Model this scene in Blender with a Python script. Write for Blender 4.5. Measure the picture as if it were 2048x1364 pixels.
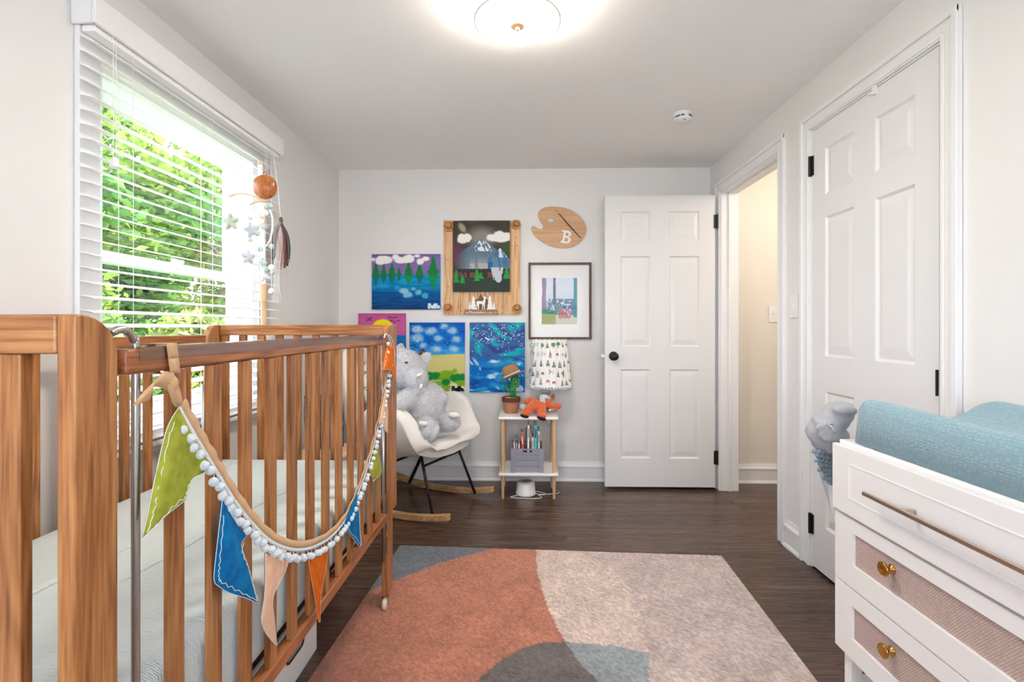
import bpy, bmesh, math, random
import numpy as np
from mathutils import Vector, Matrix
random.seed(7); np.random.seed(7)
PI = math.pi
SC = bpy.context.scene
COL = SC.collection
for o in list(bpy.data.objects): bpy.data.objects.remove(o)

# ---------------------------------------------------------------- camera, sky, sun, exposure
FPX = 985.0; YAW = math.atan(24/FPX); CAMZ = 1.123
cd = bpy.data.cameras.new('camera'); cam = bpy.data.objects.new('camera', cd); COL.objects.link(cam)
cd.sensor_width = 36; cd.lens = FPX/2048*36; cd.shift_y = -27/2048; cd.clip_start = 0.02; cd.clip_end = 200
cam.location = (0, 0, CAMZ); cam.rotation_euler = (PI/2, 0, YAW)
SC.camera = cam

W = bpy.data.worlds.new('sky'); SC.world = W; W.use_nodes = True
nt = W.node_tree; nt.nodes.clear()
tc = nt.nodes.new('ShaderNodeTexCoord'); sx = nt.nodes.new('ShaderNodeSeparateXYZ')
rp = nt.nodes.new('ShaderNodeValToRGB'); bg = nt.nodes.new('ShaderNodeBackground'); wo = nt.nodes.new('ShaderNodeOutputWorld')
rp.color_ramp.elements[0].position = 0.0; rp.color_ramp.elements[0].color = (0.91, 0.945, 1, 1)
rp.color_ramp.elements[1].position = 0.9; rp.color_ramp.elements[1].color = (0.58, 0.71, 1, 1)
bg.inputs['Strength'].default_value = 5.1
nt.links.new(tc.outputs['Generated'], sx.inputs[0]); nt.links.new(sx.outputs['Z'], rp.inputs[0])
nt.links.new(rp.outputs[0], bg.inputs['Color']); nt.links.new(bg.outputs[0], wo.inputs[0])

sd = bpy.data.lights.new('sun', 'SUN'); sd.energy = 5.5; sd.angle = 0.009; sd.color = (1, 0.95, 0.86)
sun = bpy.data.objects.new('sun', sd); COL.objects.link(sun)
sun.rotation_euler = Vector((-0.80, -0.12, -0.85)).to_track_quat('-Z', 'Y').to_euler()

def portal(loc, direction, w, h):
    l = bpy.data.lights.new('window_portal', 'AREA'); l.shape = 'RECTANGLE'; l.size = w; l.size_y = h
    l.cycles.is_portal = True
    o = bpy.data.objects.new('window_portal', l); COL.objects.link(o); o.location = loc
    o.rotation_euler = Vector(direction).to_track_quat('-Z', 'Z').to_euler()
    return o
portal((-1.56, 2.015, 1.37), (1, 0, 0), 0.98, 1.26)
portal((0.575, -1.42, 1.45), (0, 1, 0), 0.99, 1.26)
portal((-0.72, -1.42, 1.45), (0, 1, 0), 0.80, 1.26)

VS = SC.view_settings
VS.view_transform = 'Standard'; VS.look = 'None'; VS.exposure = 1.62; VS.gamma = 1; VS.use_curve_mapping = False
SC.cycles.max_bounces = 10; SC.cycles.diffuse_bounces = 6; SC.cycles.transparent_max_bounces = 16
SC.cycles.sample_clamp_indirect = 6.0; SC.cycles.caustics_reflective = False; SC.cycles.caustics_refractive = False

# ---------------------------------------------------------------- room measures
XL, XR, YB, YR, H = -1.372, 1.354, 3.62, -1.25, 2.289
_c, _s = math.cos(YAW), math.sin(YAW)
def ray(u, v):
    x = (u-1024)/FPX; z = (655-v)/FPX
    return Vector((x*_c-_s, x*_s+_c, z))
def _at(r, t): return Vector((r[0]*t, r[1]*t, CAMZ+r[2]*t))
def AX(u, v, X): r = ray(u, v); return _at(r, X/r[0])      # a point measured on a plane X = const
def AY(u, v, Y): r = ray(u, v); return _at(r, Y/r[1])
def AZ(u, v, Z): r = ray(u, v); return _at(r, (Z-CAMZ)/r[2])

# ---------------------------------------------------------------- materials
def lin(c):
    out = []
    for k in c[:3]:
        k = k/255.0
        out.append(k/12.92 if k <= 0.04045 else ((k+0.055)/1.055)**2.4)
    return (*out, 1.0)
MATS = {}
def mat(name, col, rough=0.5, metal=0.0, col2=None, nscale=8.0, stretch=(1, 1, 1), bump=0.0, bscale=60.0, bstretch=None,
        sheen=0.0, spec=0.5, rnd=0.0, contrast=(0.35, 0.65), emit=None, emit_s=0.0, detail=4.0, distort=0.0, attr=None, coat=0.0, subs=0.0):
    if name in MATS: return MATS[name]
    m = bpy.data.materials.new(name); m.use_nodes = True; t = m.node_tree; b = t.nodes['Principled BSDF']; L = t.links
    b.inputs['Roughness'].default_value = rough; b.inputs['Metallic'].default_value = metal
    b.inputs['Specular IOR Level'].default_value = spec; b.inputs['Sheen Weight'].default_value = sheen
    b.inputs['Coat Weight'].default_value = coat; b.inputs['Coat Roughness'].default_value = 0.15
    b.inputs['Base Color'].default_value = lin(col)
    if emit: b.inputs['Emission Color'].default_value = lin(emit); b.inputs['Emission Strength'].default_value = emit_s
    tcn = t.nodes.new('ShaderNodeTexCoord'); src = tcn.outputs['Object']
    if rnd:
        oi = t.nodes.new('ShaderNodeObjectInfo'); ml = t.nodes.new('ShaderNodeMath'); ml.operation = 'MULTIPLY'; ml.inputs[1].default_value = 37.0
        L.new(oi.outputs['Random'], ml.inputs[0]); va = t.nodes.new('ShaderNodeVectorMath'); va.operation = 'ADD'
        L.new(src, va.inputs[0]); L.new(ml.outputs[0], va.inputs[1]); src = va.outputs[0]
    colout = None
    if attr:
        an = t.nodes.new('ShaderNodeAttribute'); an.attribute_name = attr; colout = an.outputs['Color']
    elif col2:
        mp = t.nodes.new('ShaderNodeMapping'); mp.inputs['Scale'].default_value = stretch; L.new(src, mp.inputs[0])
        n = t.nodes.new('ShaderNodeTexNoise'); n.inputs['Scale'].default_value = nscale; n.inputs['Detail'].default_value = detail
        n.inputs['Distortion'].default_value = distort; L.new(mp.outputs[0], n.inputs['Vector'])
        r = t.nodes.new('ShaderNodeValToRGB'); r.color_ramp.elements[0].position = contrast[0]; r.color_ramp.elements[1].position = contrast[1]
        r.color_ramp.elements[0].color = lin(col); r.color_ramp.elements[1].color = lin(col2)
        L.new(n.outputs['Fac'], r.inputs[0]); colout = r.outputs[0]
    if rnd:
        if colout is None:
            rgb = t.nodes.new('ShaderNodeRGB'); rgb.outputs[0].default_value = lin(col); colout = rgb.outputs[0]
        hs = t.nodes.new('ShaderNodeHueSaturation'); mr = t.nodes.new('ShaderNodeMapRange')
        mr.inputs['To Min'].default_value = 1-rnd; mr.inputs['To Max'].default_value = 1+rnd
        L.new(oi.outputs['Random'], mr.inputs['Value']); L.new(mr.outputs[0], hs.inputs['Value']); L.new(colout, hs.inputs['Color']); colout = hs.outputs[0]
    if colout is not None: L.new(colout, b.inputs['Base Color'])
    if bump:
        mp2 = t.nodes.new('ShaderNodeMapping'); mp2.inputs['Scale'].default_value = bstretch or stretch; L.new(src, mp2.inputs[0])
        n2 = t.nodes.new('ShaderNodeTexNoise'); n2.inputs['Scale'].default_value = bscale; n2.inputs['Detail'].default_value = 3; L.new(mp2.outputs[0], n2.inputs['Vector'])
        bp = t.nodes.new('ShaderNodeBump'); bp.inputs['Strength'].default_value = bump; bp.inputs['Distance'].default_value = 0.004
        L.new(n2.outputs['Fac'], bp.inputs['Height']); L.new(bp.outputs[0], b.inputs['Normal'])
    MATS[name] = m
    return m

def wood(name, dark, mid, light, axis, scale=1.0, rough=0.38, rnd=0.12, coat=0.0):
    """long-grain timber: fine pores plus broad cathedral bands, stretched along one axis, tone varying piece by piece"""
    if name in MATS: return MATS[name]
    m = bpy.data.materials.new(name); m.use_nodes = True; t = m.node_tree; b = t.nodes['Principled BSDF']; L = t.links; N = t.nodes.new
    b.inputs['Roughness'].default_value = rough; b.inputs['Coat Weight'].default_value = coat; b.inputs['Coat Roughness'].default_value = 0.2
    tcn = N('ShaderNodeTexCoord'); oi = N('ShaderNodeObjectInfo'); ml = N('ShaderNodeMath'); ml.operation = 'MULTIPLY'; ml.inputs[1].default_value = 61.0
    L.new(oi.outputs['Random'], ml.inputs[0]); va = N('ShaderNodeVectorMath'); va.operation = 'ADD'; L.new(tcn.outputs['Object'], va.inputs[0]); L.new(ml.outputs[0], va.inputs[1])
    def st(a, along):
        s = [a*scale]*3; s['xyz'.index(axis)] = along*scale; return s
    def noise(vec, sc, det, dist=0.0):
        mp = N('ShaderNodeMapping'); mp.inputs['Scale'].default_value = vec; L.new(va.outputs[0], mp.inputs[0])
        n = N('ShaderNodeTexNoise'); n.inputs['Scale'].default_value = sc; n.inputs['Detail'].default_value = det; n.inputs['Distortion'].default_value = dist
        L.new(mp.outputs[0], n.inputs['Vector']); return n.outputs['Fac']
    fine = noise(st(90, 4), 2.2, 3)
    broad = noise(st(9, 0.9), 1.6, 2, 0.4)
    rings = N('ShaderNodeMath'); rings.operation = 'MULTIPLY'; rings.inputs[1].default_value = 34.0; L.new(broad, rings.inputs[0])
    sn = N('ShaderNodeMath'); sn.operation = 'SINE'; L.new(rings.outputs[0], sn.inputs[0])
    ad = N('ShaderNodeMath'); ad.operation = 'MULTIPLY_ADD'; ad.inputs[1].default_value = 0.11; L.new(sn.outputs[0], ad.inputs[0]); L.new(fine, ad.inputs[2])
    r = N('ShaderNodeValToRGB'); e = r.color_ramp.elements
    e[0].position = 0.28; e[0].color = lin(dark); e[1].position = 0.75; e[1].color = lin(light); k = e.new(0.48); k.color = lin(mid)
    L.new(ad.outputs[0], r.inputs[0])
    hs = N('ShaderNodeHueSaturation'); mr = N('ShaderNodeMapRange'); mr.inputs['To Min'].default_value = 1-rnd; mr.inputs['To Max'].default_value = 1+rnd
    L.new(oi.outputs['Random'], mr.inputs['Value']); L.new(mr.outputs[0], hs.inputs['Value']); L.new(r.outputs[0], hs.inputs['Color'])
    L.new(hs.outputs[0], b.inputs['Base Color'])
    bp = N('ShaderNodeBump'); bp.inputs['Strength'].default_value = 0.12; bp.inputs['Distance'].default_value = 0.001; L.new(fine, bp.inputs['Height']); L.new(bp.outputs[0], b.inputs['Normal'])
    MATS[name] = m
    return m

def glass_mat(name, gloss=0.06, tint=(255, 255, 255), rough=0.0):
    if name in MATS: return MATS[name]
    m = bpy.data.materials.new(name); m.use_nodes = True; t = m.node_tree; t.nodes.clear(); N = t.nodes.new
    tr = N('ShaderNodeBsdfTransparent'); tr.inputs[0].default_value = lin(tint); gl = N('ShaderNodeBsdfGlossy'); gl.inputs['Roughness'].default_value = rough
    lw = N('ShaderNodeLayerWeight'); lw.inputs[0].default_value = 0.5; pw5 = N('ShaderNodeMath'); pw5.operation = 'POWER'; pw5.inputs[1].default_value = 5.0
    fr = N('ShaderNodeMath'); fr.operation = 'MULTIPLY_ADD'; fr.inputs[1].default_value = 1-gloss; fr.inputs[2].default_value = gloss
    t.links.new(lw.outputs['Facing'], pw5.inputs[0]); t.links.new(pw5.outputs[0], fr.inputs[0])
    mx = N('ShaderNodeMixShader'); ou = N('ShaderNodeOutputMaterial')
    t.links.new(fr.outputs[0], mx.inputs[0]); t.links.new(tr.outputs[0], mx.inputs[1]); t.links.new(gl.outputs[0], mx.inputs[2]); t.links.new(mx.outputs[0], ou.inputs[0])
    MATS[name] = m
    return m

# ---------------------------------------------------------------- mesh collector
ORG = {}
def link(o, parent):
    COL.objects.link(o)
    if parent is not None: o.parent = parent
def tag(o, label=None, cat=None, group=None, kind=None):
    if label: o['label'] = label
    if cat: o['category'] = cat
    if group: o['group'] = group
    if kind: o['kind'] = kind
    return o
def thing(name, label, cat, loc, group=None):
    o = bpy.data.objects.new(name, None); COL.objects.link(o); o.location = loc; o.empty_display_size = 0.05
    ORG[o.name] = Vector(loc); return tag(o, label, cat, group)

class MB:
    def __init__(s): s.v = []; s.f = []; s.c = None
    def add(s, vs, fs):
        n = len(s.v); s.v += [tuple(p) for p in vs]; s.f += [tuple(i+n for i in f) for f in fs]; return s
    def box(s, x0, x1, y0, y1, z0, z1):
        return s.add([(x0,y0,z0),(x1,y0,z0),(x1,y1,z0),(x0,y1,z0),(x0,y0,z1),(x1,y0,z1),(x1,y1,z1),(x0,y1,z1)],
                     [(3,2,1,0),(4,5,6,7),(0,1,5,4),(1,2,6,5),(2,3,7,6),(3,0,4,7)])
    def obox(s, c, hx, hy, hz):      # centre and three half-axis vectors
        c, hx, hy, hz = map(Vector, (c, hx, hy, hz))
        return s.add([c-hx-hy-hz, c+hx-hy-hz, c+hx+hy-hz, c-hx+hy-hz, c-hx-hy+hz, c+hx-hy+hz, c+hx+hy+hz, c-hx+hy+hz],
                     [(3,2,1,0),(4,5,6,7),(0,1,5,4),(1,2,6,5),(2,3,7,6),(3,0,4,7)])
    def tube(s, pts, r, n=10, cap=True, flat=1.0):
        pts = [Vector(p) for p in pts]; m = len(pts); rs = r if isinstance(r, (list, tuple)) else [r]*m
        vs = []; fs = []; up = None
        for i, p in enumerate(pts):
            d = (pts[min(i+1, m-1)]-pts[max(i-1, 0)]).normalized()
            if up is None: up = Vector((0,0,1)) if abs(d.z) < 0.9 else Vector((1,0,0))
            a = d.cross(up).normalized(); b2 = a.cross(d).normalized(); up = b2
            for k in range(n):
                t = 2*PI*k/n; vs.append(p+(a*math.cos(t)+b2*math.sin(t)*flat)*rs[i])
        for i in range(m-1):
            for k in range(n):
                fs.append((i*n+k, i*n+(k+1)%n, (i+1)*n+(k+1)%n, (i+1)*n+k))
        if cap: fs.append(tuple(range(n-1, -1, -1))); fs.append(tuple(range((m-1)*n, m*n)))
        return s.add(vs, fs)
    def cyl(s, p0, p1, r0, r1=None, n=16): return s.tube([p0, p1], [r0, r0 if r1 is None else r1], n)
    def lathe(s, prof, c=(0,0,0), n=24, M=None):   # prof: (r, z)
        vs = []; fs = []; m = len(prof); c = Vector(c)
        for (r, z) in prof:
            for k in range(n):
                t = 2*PI*k/n; p = Vector((r*math.cos(t), r*math.sin(t), z))
                if M is not None: p = M @ p
                vs.append(c+p)
        for i in range(m-1):
            for k in range(n): fs.append((i*n+k, i*n+(k+1)%n, (i+1)*n+(k+1)%n, (i+1)*n+k))
        if prof[0][0] > 1e-6: fs.append(tuple(range(n-1, -1, -1)))
        if prof[-1][0] > 1e-6: fs.append(tuple(range((m-1)*n, m*n)))
        return s.add(vs, fs)
    def ell(s, c, r, R=None, n=20, m=12):
        if not isinstance(r, (tuple, list)): r = (r, r, r)
        vs = []; fs = []; c = Vector(c)
        for i in range(m+1):
            ph = PI*i/m
            for k in range(n):
                t = 2*PI*k/n; p = Vector((r[0]*math.sin(ph)*math.cos(t), r[1]*math.sin(ph)*math.sin(t), -r[2]*math.cos(ph)))
                if R is not None: p = R @ p
                vs.append(c+p)
        for i in range(m):
            for k in range(n):
                fs.append((i*n+k, i*n+(k+1)%n, (i+1)*n+(k+1)%n, (i+1)*n+k))
        return s.add(vs, fs)
    def prism(s, poly, o, ax, ay, depth):   # polygon in the plane o + x*ax + y*ay, pushed along 'depth'
        o, ax, ay, depth = map(Vector, (o, ax, ay, depth)); n = len(poly)
        a = [o+ax*x+ay*y for x, y in poly]; vs = a+[p+depth for p in a]
        fs = [tuple(range(n-1, -1, -1)), tuple(range(n, 2*n))]+[(i, (i+1)%n, n+(i+1)%n, n+i) for i in range(n)]
        return s.add(vs, fs)
    def grid(s, P, close_u=False):
        m = len(P); n = len(P[0]); vs = [p for row in P for p in row]; fs = []
        for i in range(m-1):
            for k in range(n-1+(1 if close_u else 0)):
                fs.append((i*n+k, i*n+(k+1)%n, (i+1)*n+(k+1)%n, (i+1)*n+k))
        return s.add(vs, fs)
    def strip(s, pts, nrm, w, th=0.0008):   # a flat ribbon along pts, spread along the vectors nrm
        a = []; b = []
        for p, q in zip(pts, nrm): p = Vector(p); q = Vector(q); a.append(p-q*(w/2)); b.append(p+q*(w/2))
        return s.grid([a, b])
    def build(s, name, material, parent=None, smooth=False, bevel=0.0, seg=2, solid=0.0, subd=0, remesh=0.0, weld=0.0):
        o0 = None
        if parent is not None: o0 = ORG[parent.name]
        elif s.v:
            a = np.array(s.v); o0 = Vector(((a[:,0].min()+a[:,0].max())/2, (a[:,1].min()+a[:,1].max())/2, a[:,2].min()))
        me = bpy.data.meshes.new(name)
        me.from_pydata([(p[0]-o0.x, p[1]-o0.y, p[2]-o0.z) for p in s.v], [], s.f); 
        bm = bmesh.new(); bm.from_mesh(me)
        if weld: bmesh.ops.remove_doubles(bm, verts=bm.verts, dist=weld)
        bmesh.ops.recalc_face_normals(bm, faces=bm.faces); bm.to_mesh(me); bm.free()
        if smooth: me.polygons.foreach_set('use_smooth', [True]*len(me.polygons))
        o = bpy.data.objects.new(name, me); link(o, parent)
        if parent is None: o.location = o0
        ORG[o.name] = o0
        if material: me.materials.append(material)
        if remesh:
            r = o.modifiers.new('blend', 'REMESH'); r.mode = 'VOXEL'; r.voxel_size = remesh; r.use_smooth_shade = True
            sm = o.modifiers.new('soften', 'SMOOTH'); sm.iterations = 6; sm.factor = 0.6
        if subd: sb = o.modifiers.new('round', 'SUBSURF'); sb.levels = subd; sb.render_levels = subd
        if solid: so = o.modifiers.new('thick', 'SOLIDIFY'); so.thickness = solid; so.offset = 0
        if bevel:
            bv = o.modifiers.new('edge', 'BEVEL'); bv.width = bevel; bv.segments = seg; bv.limit_method = 'ANGLE'; bv.angle_limit = math.radians(40)
            if not smooth: me.polygons.foreach_set('use_smooth', [True]*len(me.polygons)); wn = o.modifiers.new('wn', 'WEIGHTED_NORMAL'); wn.keep_sharp = True
        return o
def displace(o, scale, strength, name='fuzz'):
    tx = bpy.data.textures.get(name) or bpy.data.textures.new(name, 'CLOUDS'); tx.noise_scale = scale; tx.noise_depth = 2
    d = o.modifiers.new('fuzz', 'DISPLACE'); d.texture = tx; d.strength = strength; d.mid_level = 0.5
def smoothcurve(pts, n=8):
    pts = [Vector(p) for p in pts]; out = []
    for i in range(len(pts)-1):
        p0 = pts[max(i-1, 0)]; p1 = pts[i]; p2 = pts[i+1]; p3 = pts[min(i+2, len(pts)-1)]
        for k in range(n):
            t = k/n; out.append(0.5*((2*p1)+(p2-p0)*t+(2*p0-5*p1+4*p2-p3)*t*t+(3*p1-p0-3*p2+p3)*t**3))
    out.append(pts[-1]); return out
def text_mesh(txt, size, name, material, parent, M, extrude=0.0005):
    cu = bpy.data.curves.new(name, 'FONT'); cu.body = txt; cu.size = size; cu.extrude = extrude; cu.align_x = 'CENTER'
    t = bpy.data.objects.new(name+'_tmp', cu); COL.objects.link(t)
    dg = bpy.context.evaluated_depsgraph_get(); me = bpy.data.meshes.new_from_object(t.evaluated_get(dg))
    bpy.data.objects.remove(t); me.name = name
    o0 = ORG[parent.name]; me.transform(Matrix.Translation(-o0) @ M)
    o = bpy.data.objects.new(name, me); link(o, parent); me.materials.clear(); me.materials.append(material); ORG[o.name] = o0
    return o

WALL = mat('wall_paint', (231, 230, 228), 0.65, bump=0.05, bscale=180)
CEIL = mat('ceiling_paint', (247, 246, 244), 0.8)
TRIM = mat('trim_paint', (236, 236, 236), 0.35)
DOORP = mat('door_paint', (227, 227, 227), 0.4)
HALLW = mat('hall_paint', (233, 226, 216), 0.7)
BLACK = mat('black_metal', (28, 26, 26), 0.4, 0.3)
CHROME = mat('steel', (190, 188, 185), 0.3, 1.0)
FLOORW = wood('floor_oak', (64, 46, 37), (86, 63, 51), (101, 77, 62), 'x', 1.0, rough=0.27, rnd=0.2)
GLASS = glass_mat('window_glass', 0.04)
GLASS_DIM = glass_mat('dimming_glass', 0.04, (229, 230, 230))     # tint added to dim daylight and view through the left window
# ---------------------------------------------------------------- the shell
def struct(name, mb, m, parent=None, **k):
    o = mb.build(name, m, parent, **k)
    if parent is None: o['kind'] = 'structure'
    return o
WY0, WY1, WZ0, WZ1 = 1.54, 2.49, 0.755, 1.985        # left window opening
RX0, RX1, RZ0, RZ1 = 0.10, 1.05, 0.85, 2.05
QX0, QX1 = -1.10, -0.34         # rear windows: the first is real, this one added for more daylight
DY0, DY1, DZ = 2.65, 3.412, 2.045                    # doorway
CY0, CY1 = 1.631, 2.346                              # closet door
HY = 3.60                                            # hall wall
T = 0.14
b = MB(); e_ = 0.001; b.box(XL-T, XL, YR-T, WY0-e_, -0.1, H); b.box(XL-T, XL, WY1+e_, YB+T, -0.1, H); b.box(XL-T, XL, WY0-e_, WY1+e_, -0.1, WZ0-e_); b.box(XL-T, XL, WY0-e_, WY1+e_, WZ1+e_, H)
tag(struct('wall_left', b, WALL), 'white painted side wall holding the window with blinds')
tag(struct('wall_back', MB().box(XL, XR+0.02, YB, YB+T, -0.1, H), WALL), 'white painted end wall hung with paintings')
XT = XR+0.115
J = 0.0185; b = MB(); b.box(XR, XT, YR-T, CY0-J, -0.1, H); b.box(XR, XT, CY1+J, DY0-J, -0.1, H); b.box(XR, XT, DY1+J, YB, -0.1, H); b.box(XR, XT, CY0-J, CY1+J, DZ+J, H); b.box(XR, XT, DY0-J, DY1+J, DZ+J, H)
tag(struct('wall_right', b, WALL), 'white painted side wall with the doorway and closet')
b = MB(); b.box(XL, QX0-e_, YR-T, YR, -0.1, H); b.box(QX1+e_, RX0-e_, YR-T, YR, -0.1, H); b.box(RX1+e_, XR, YR-T, YR, -0.1, H)
for q0, q1 in ((RX0, RX1), (QX0, QX1)): b.box(q0-e_, q1+e_, YR-T, YR, -0.1, RZ0-e_); b.box(q0-e_, q1+e_, YR-T, YR, RZ1+e_, H)
tag(struct('wall_rear', b, WALL), 'white painted wall behind the viewer with a window')
tag(struct('ceiling', MB().box(XL-T, XT+1.4, YR-T, YB+T, H, H+0.12), CEIL), 'flat white painted ceiling')
# hall beyond the doorway
b = MB(); b.box(XT, 2.75, HY, HY+0.1, -0.1, H); tag(struct('wall_hall', b, HALLW), 'warm white hall wall seen through the doorway')
b = MB(); b.box(2.65, 2.75, 2.0, HY, -0.1, H); b.box(XT, 2.65, 1.9, 2.0, -0.1, H); struct('wall_hall_end', b, HALLW)
# closet interior
b = MB(); b.box(XT, 2.0, 1.4, 1.45, -0.1, H); b.box(1.95, 2.0, 1.45, 1.9, -0.1, H); struct('wall_closet', b, WALL)

# floor: strips of oak, each its own board
fl = MB(); fl.box(XL-T, XT+1.4, YR-T, YB+T, -0.12, -0.004)
floor = struct('floor', fl, mat('subfloor', (22, 15, 12), 0.8)); tag(floor, 'dark stained oak strip floor')
rng = random.Random(3)
pw = 0.0572
def plank_rows(y0, y1, xa, xb, one=None):
    y = y1
    while y > y0:
        x = xa-rng.uniform(0, 0.9)
        while x < xb:
            l = rng.uniform(0.55, 1.5); a = max(x, xa); e = min(x+l, xb)
            if e-a > 0.01:
                tgt = one if one is not None else MB()
                dz = rng.uniform(-0.0006, 0)
                tgt.box(a+0.0004, e-0.0004, y-pw+0.0005, y-0.0003, -0.006, dz)
                if one is None: tgt.build('plank', FLOORW, floor)
            x += l
        y -= pw
plank_rows(1.33, YB, XL, XR)
plank_rows(2.5, HY, XR, 2.65)
rest = MB(); plank_rows(YR, 1.30, XL, XR, rest); rest.build('planks', FLOORW, floor)['kind'] = 'stuff'

# baseboards: board, cap moulding and shoe in one profile
def profile_run(mb, a, b2, n, hgt=0.136):
    """profile run along the wall foot from a to b2 (xy), n = direction into the room"""
    prof = [(0, 0), (0.022, 0), (0.022, 0.008), (0.017, 0.018), (0.013, 0.02), (0.013, hgt*0.72), (0.018, hgt*0.74), (0.018, hgt*0.8), (0.010, hgt*0.9), (0.007, hgt), (0, hgt)]
    va = [(a[0]+n[0]*d, a[1]+n[1]*d, z) for d, z in prof]; vb = [(b2[0]+n[0]*d, b2[1]+n[1]*d, z) for d, z in prof]; m = len(prof)
    mb.add(va+vb, [(i, (i+1)%m, m+(i+1)%m, m+i) for i in range(m)]+[tuple(range(m)), tuple(range(2*m-1, m-1, -1))])
    return mb
struct('baseboard_back', profile_run(MB(), (XL, YB), (XR, YB), (0, -1)), TRIM)
struct('baseboard_left', profile_run(MB(), (XL, YR), (XL, YB-0.02), (1, 0)), TRIM)
b = MB(); profile_run(b, (XR, 2.425), (XR, 2.57), (-1, 0)); profile_run(b, (XR, YR), (XR, 1.55), (-1, 0)); profile_run(b, (XR, 3.49), (XR, YB-0.02), (-1, 0))
struct('baseboard_right', b, TRIM)
struct('baseboard_hall', profile_run(MB(), (XT, HY), (2.65, HY), (0, -1)), TRIM)

# door casings: jamb lining, two legs and a head each, moulded in steps
def casing(name, y0, y1, ztop, label, jamb=True):
    w = 0.078; root = None
    lining = MB()
    if jamb: lining.box(XR-0.002, XT+0.002, y0-0.018, y0, 0, ztop).box(XR-0.002, XT+0.002, y1, y1+0.018, 0, ztop).box(XR-0.002, XT+0.002, y0-0.018, y1+0.018, ztop-0.0, ztop+0.018)
    else: lining.box(XR-0.002, XR+0.05, y0-0.018, y0, 0, ztop).box(XR-0.002, XR+0.05, y1, y1+0.018, 0, ztop).box(XR-0.002, XR+0.05, y0-0.018, y1+0.018, ztop, ztop+0.018)
    if jamb: lining.box(XR+0.045, XR+0.06, y0, y0+0.012, 0, ztop).box(XR+0.045, XR+0.06, y1-0.012, y1, 0, ztop).box(XR+0.045, XR+0.06, y0, y1, ztop-0.012, ztop)
    root = struct(name, lining, TRIM, bevel=0.002); tag(root, label)
    for sgn, y in ((-1, y0), (1, y1)):
        m = MB(); a = y+sgn*0.006; e = y+sgn*w
        lo, hi = min(a, e), max(a, e); m.box(XR-0.012, XR, lo, hi, 0, ztop+w)
        o1, o2 = sorted((y+sgn*(w-0.022), e)); m.box(XR-0.021, XR-0.011, o1, o2, 0, ztop+w)
        o1, o2 = sorted((y+sgn*0.012, y+sgn*0.026)); m.box(XR-0.016, XR-0.011, o1, o2, 0, ztop+0.02)
        m.build('casing_leg', TRIM, root, bevel=0.0025)
    m = MB(); m.box(XR-0.0118, XR, y0-w+0.001, y1+w-0.001, ztop+0.006, ztop+w); m.box(XR-0.0208, XR-0.011, y0-w, y1+w, ztop+w-0.022, ztop+w); m.box(XR-0.0158, XR-0.011, y0-0.02, y1+0.02, ztop+0.012, ztop+0.026)
    m.build('casing_head', TRIM, root, bevel=0.0025)
    return root
casing('trim_1', DY0, DY1, DZ, 'white moulded casing around the open doorway')
casing('trim_2', CY0, CY1, DZ, 'white moulded casing around the closet door', False)

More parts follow.
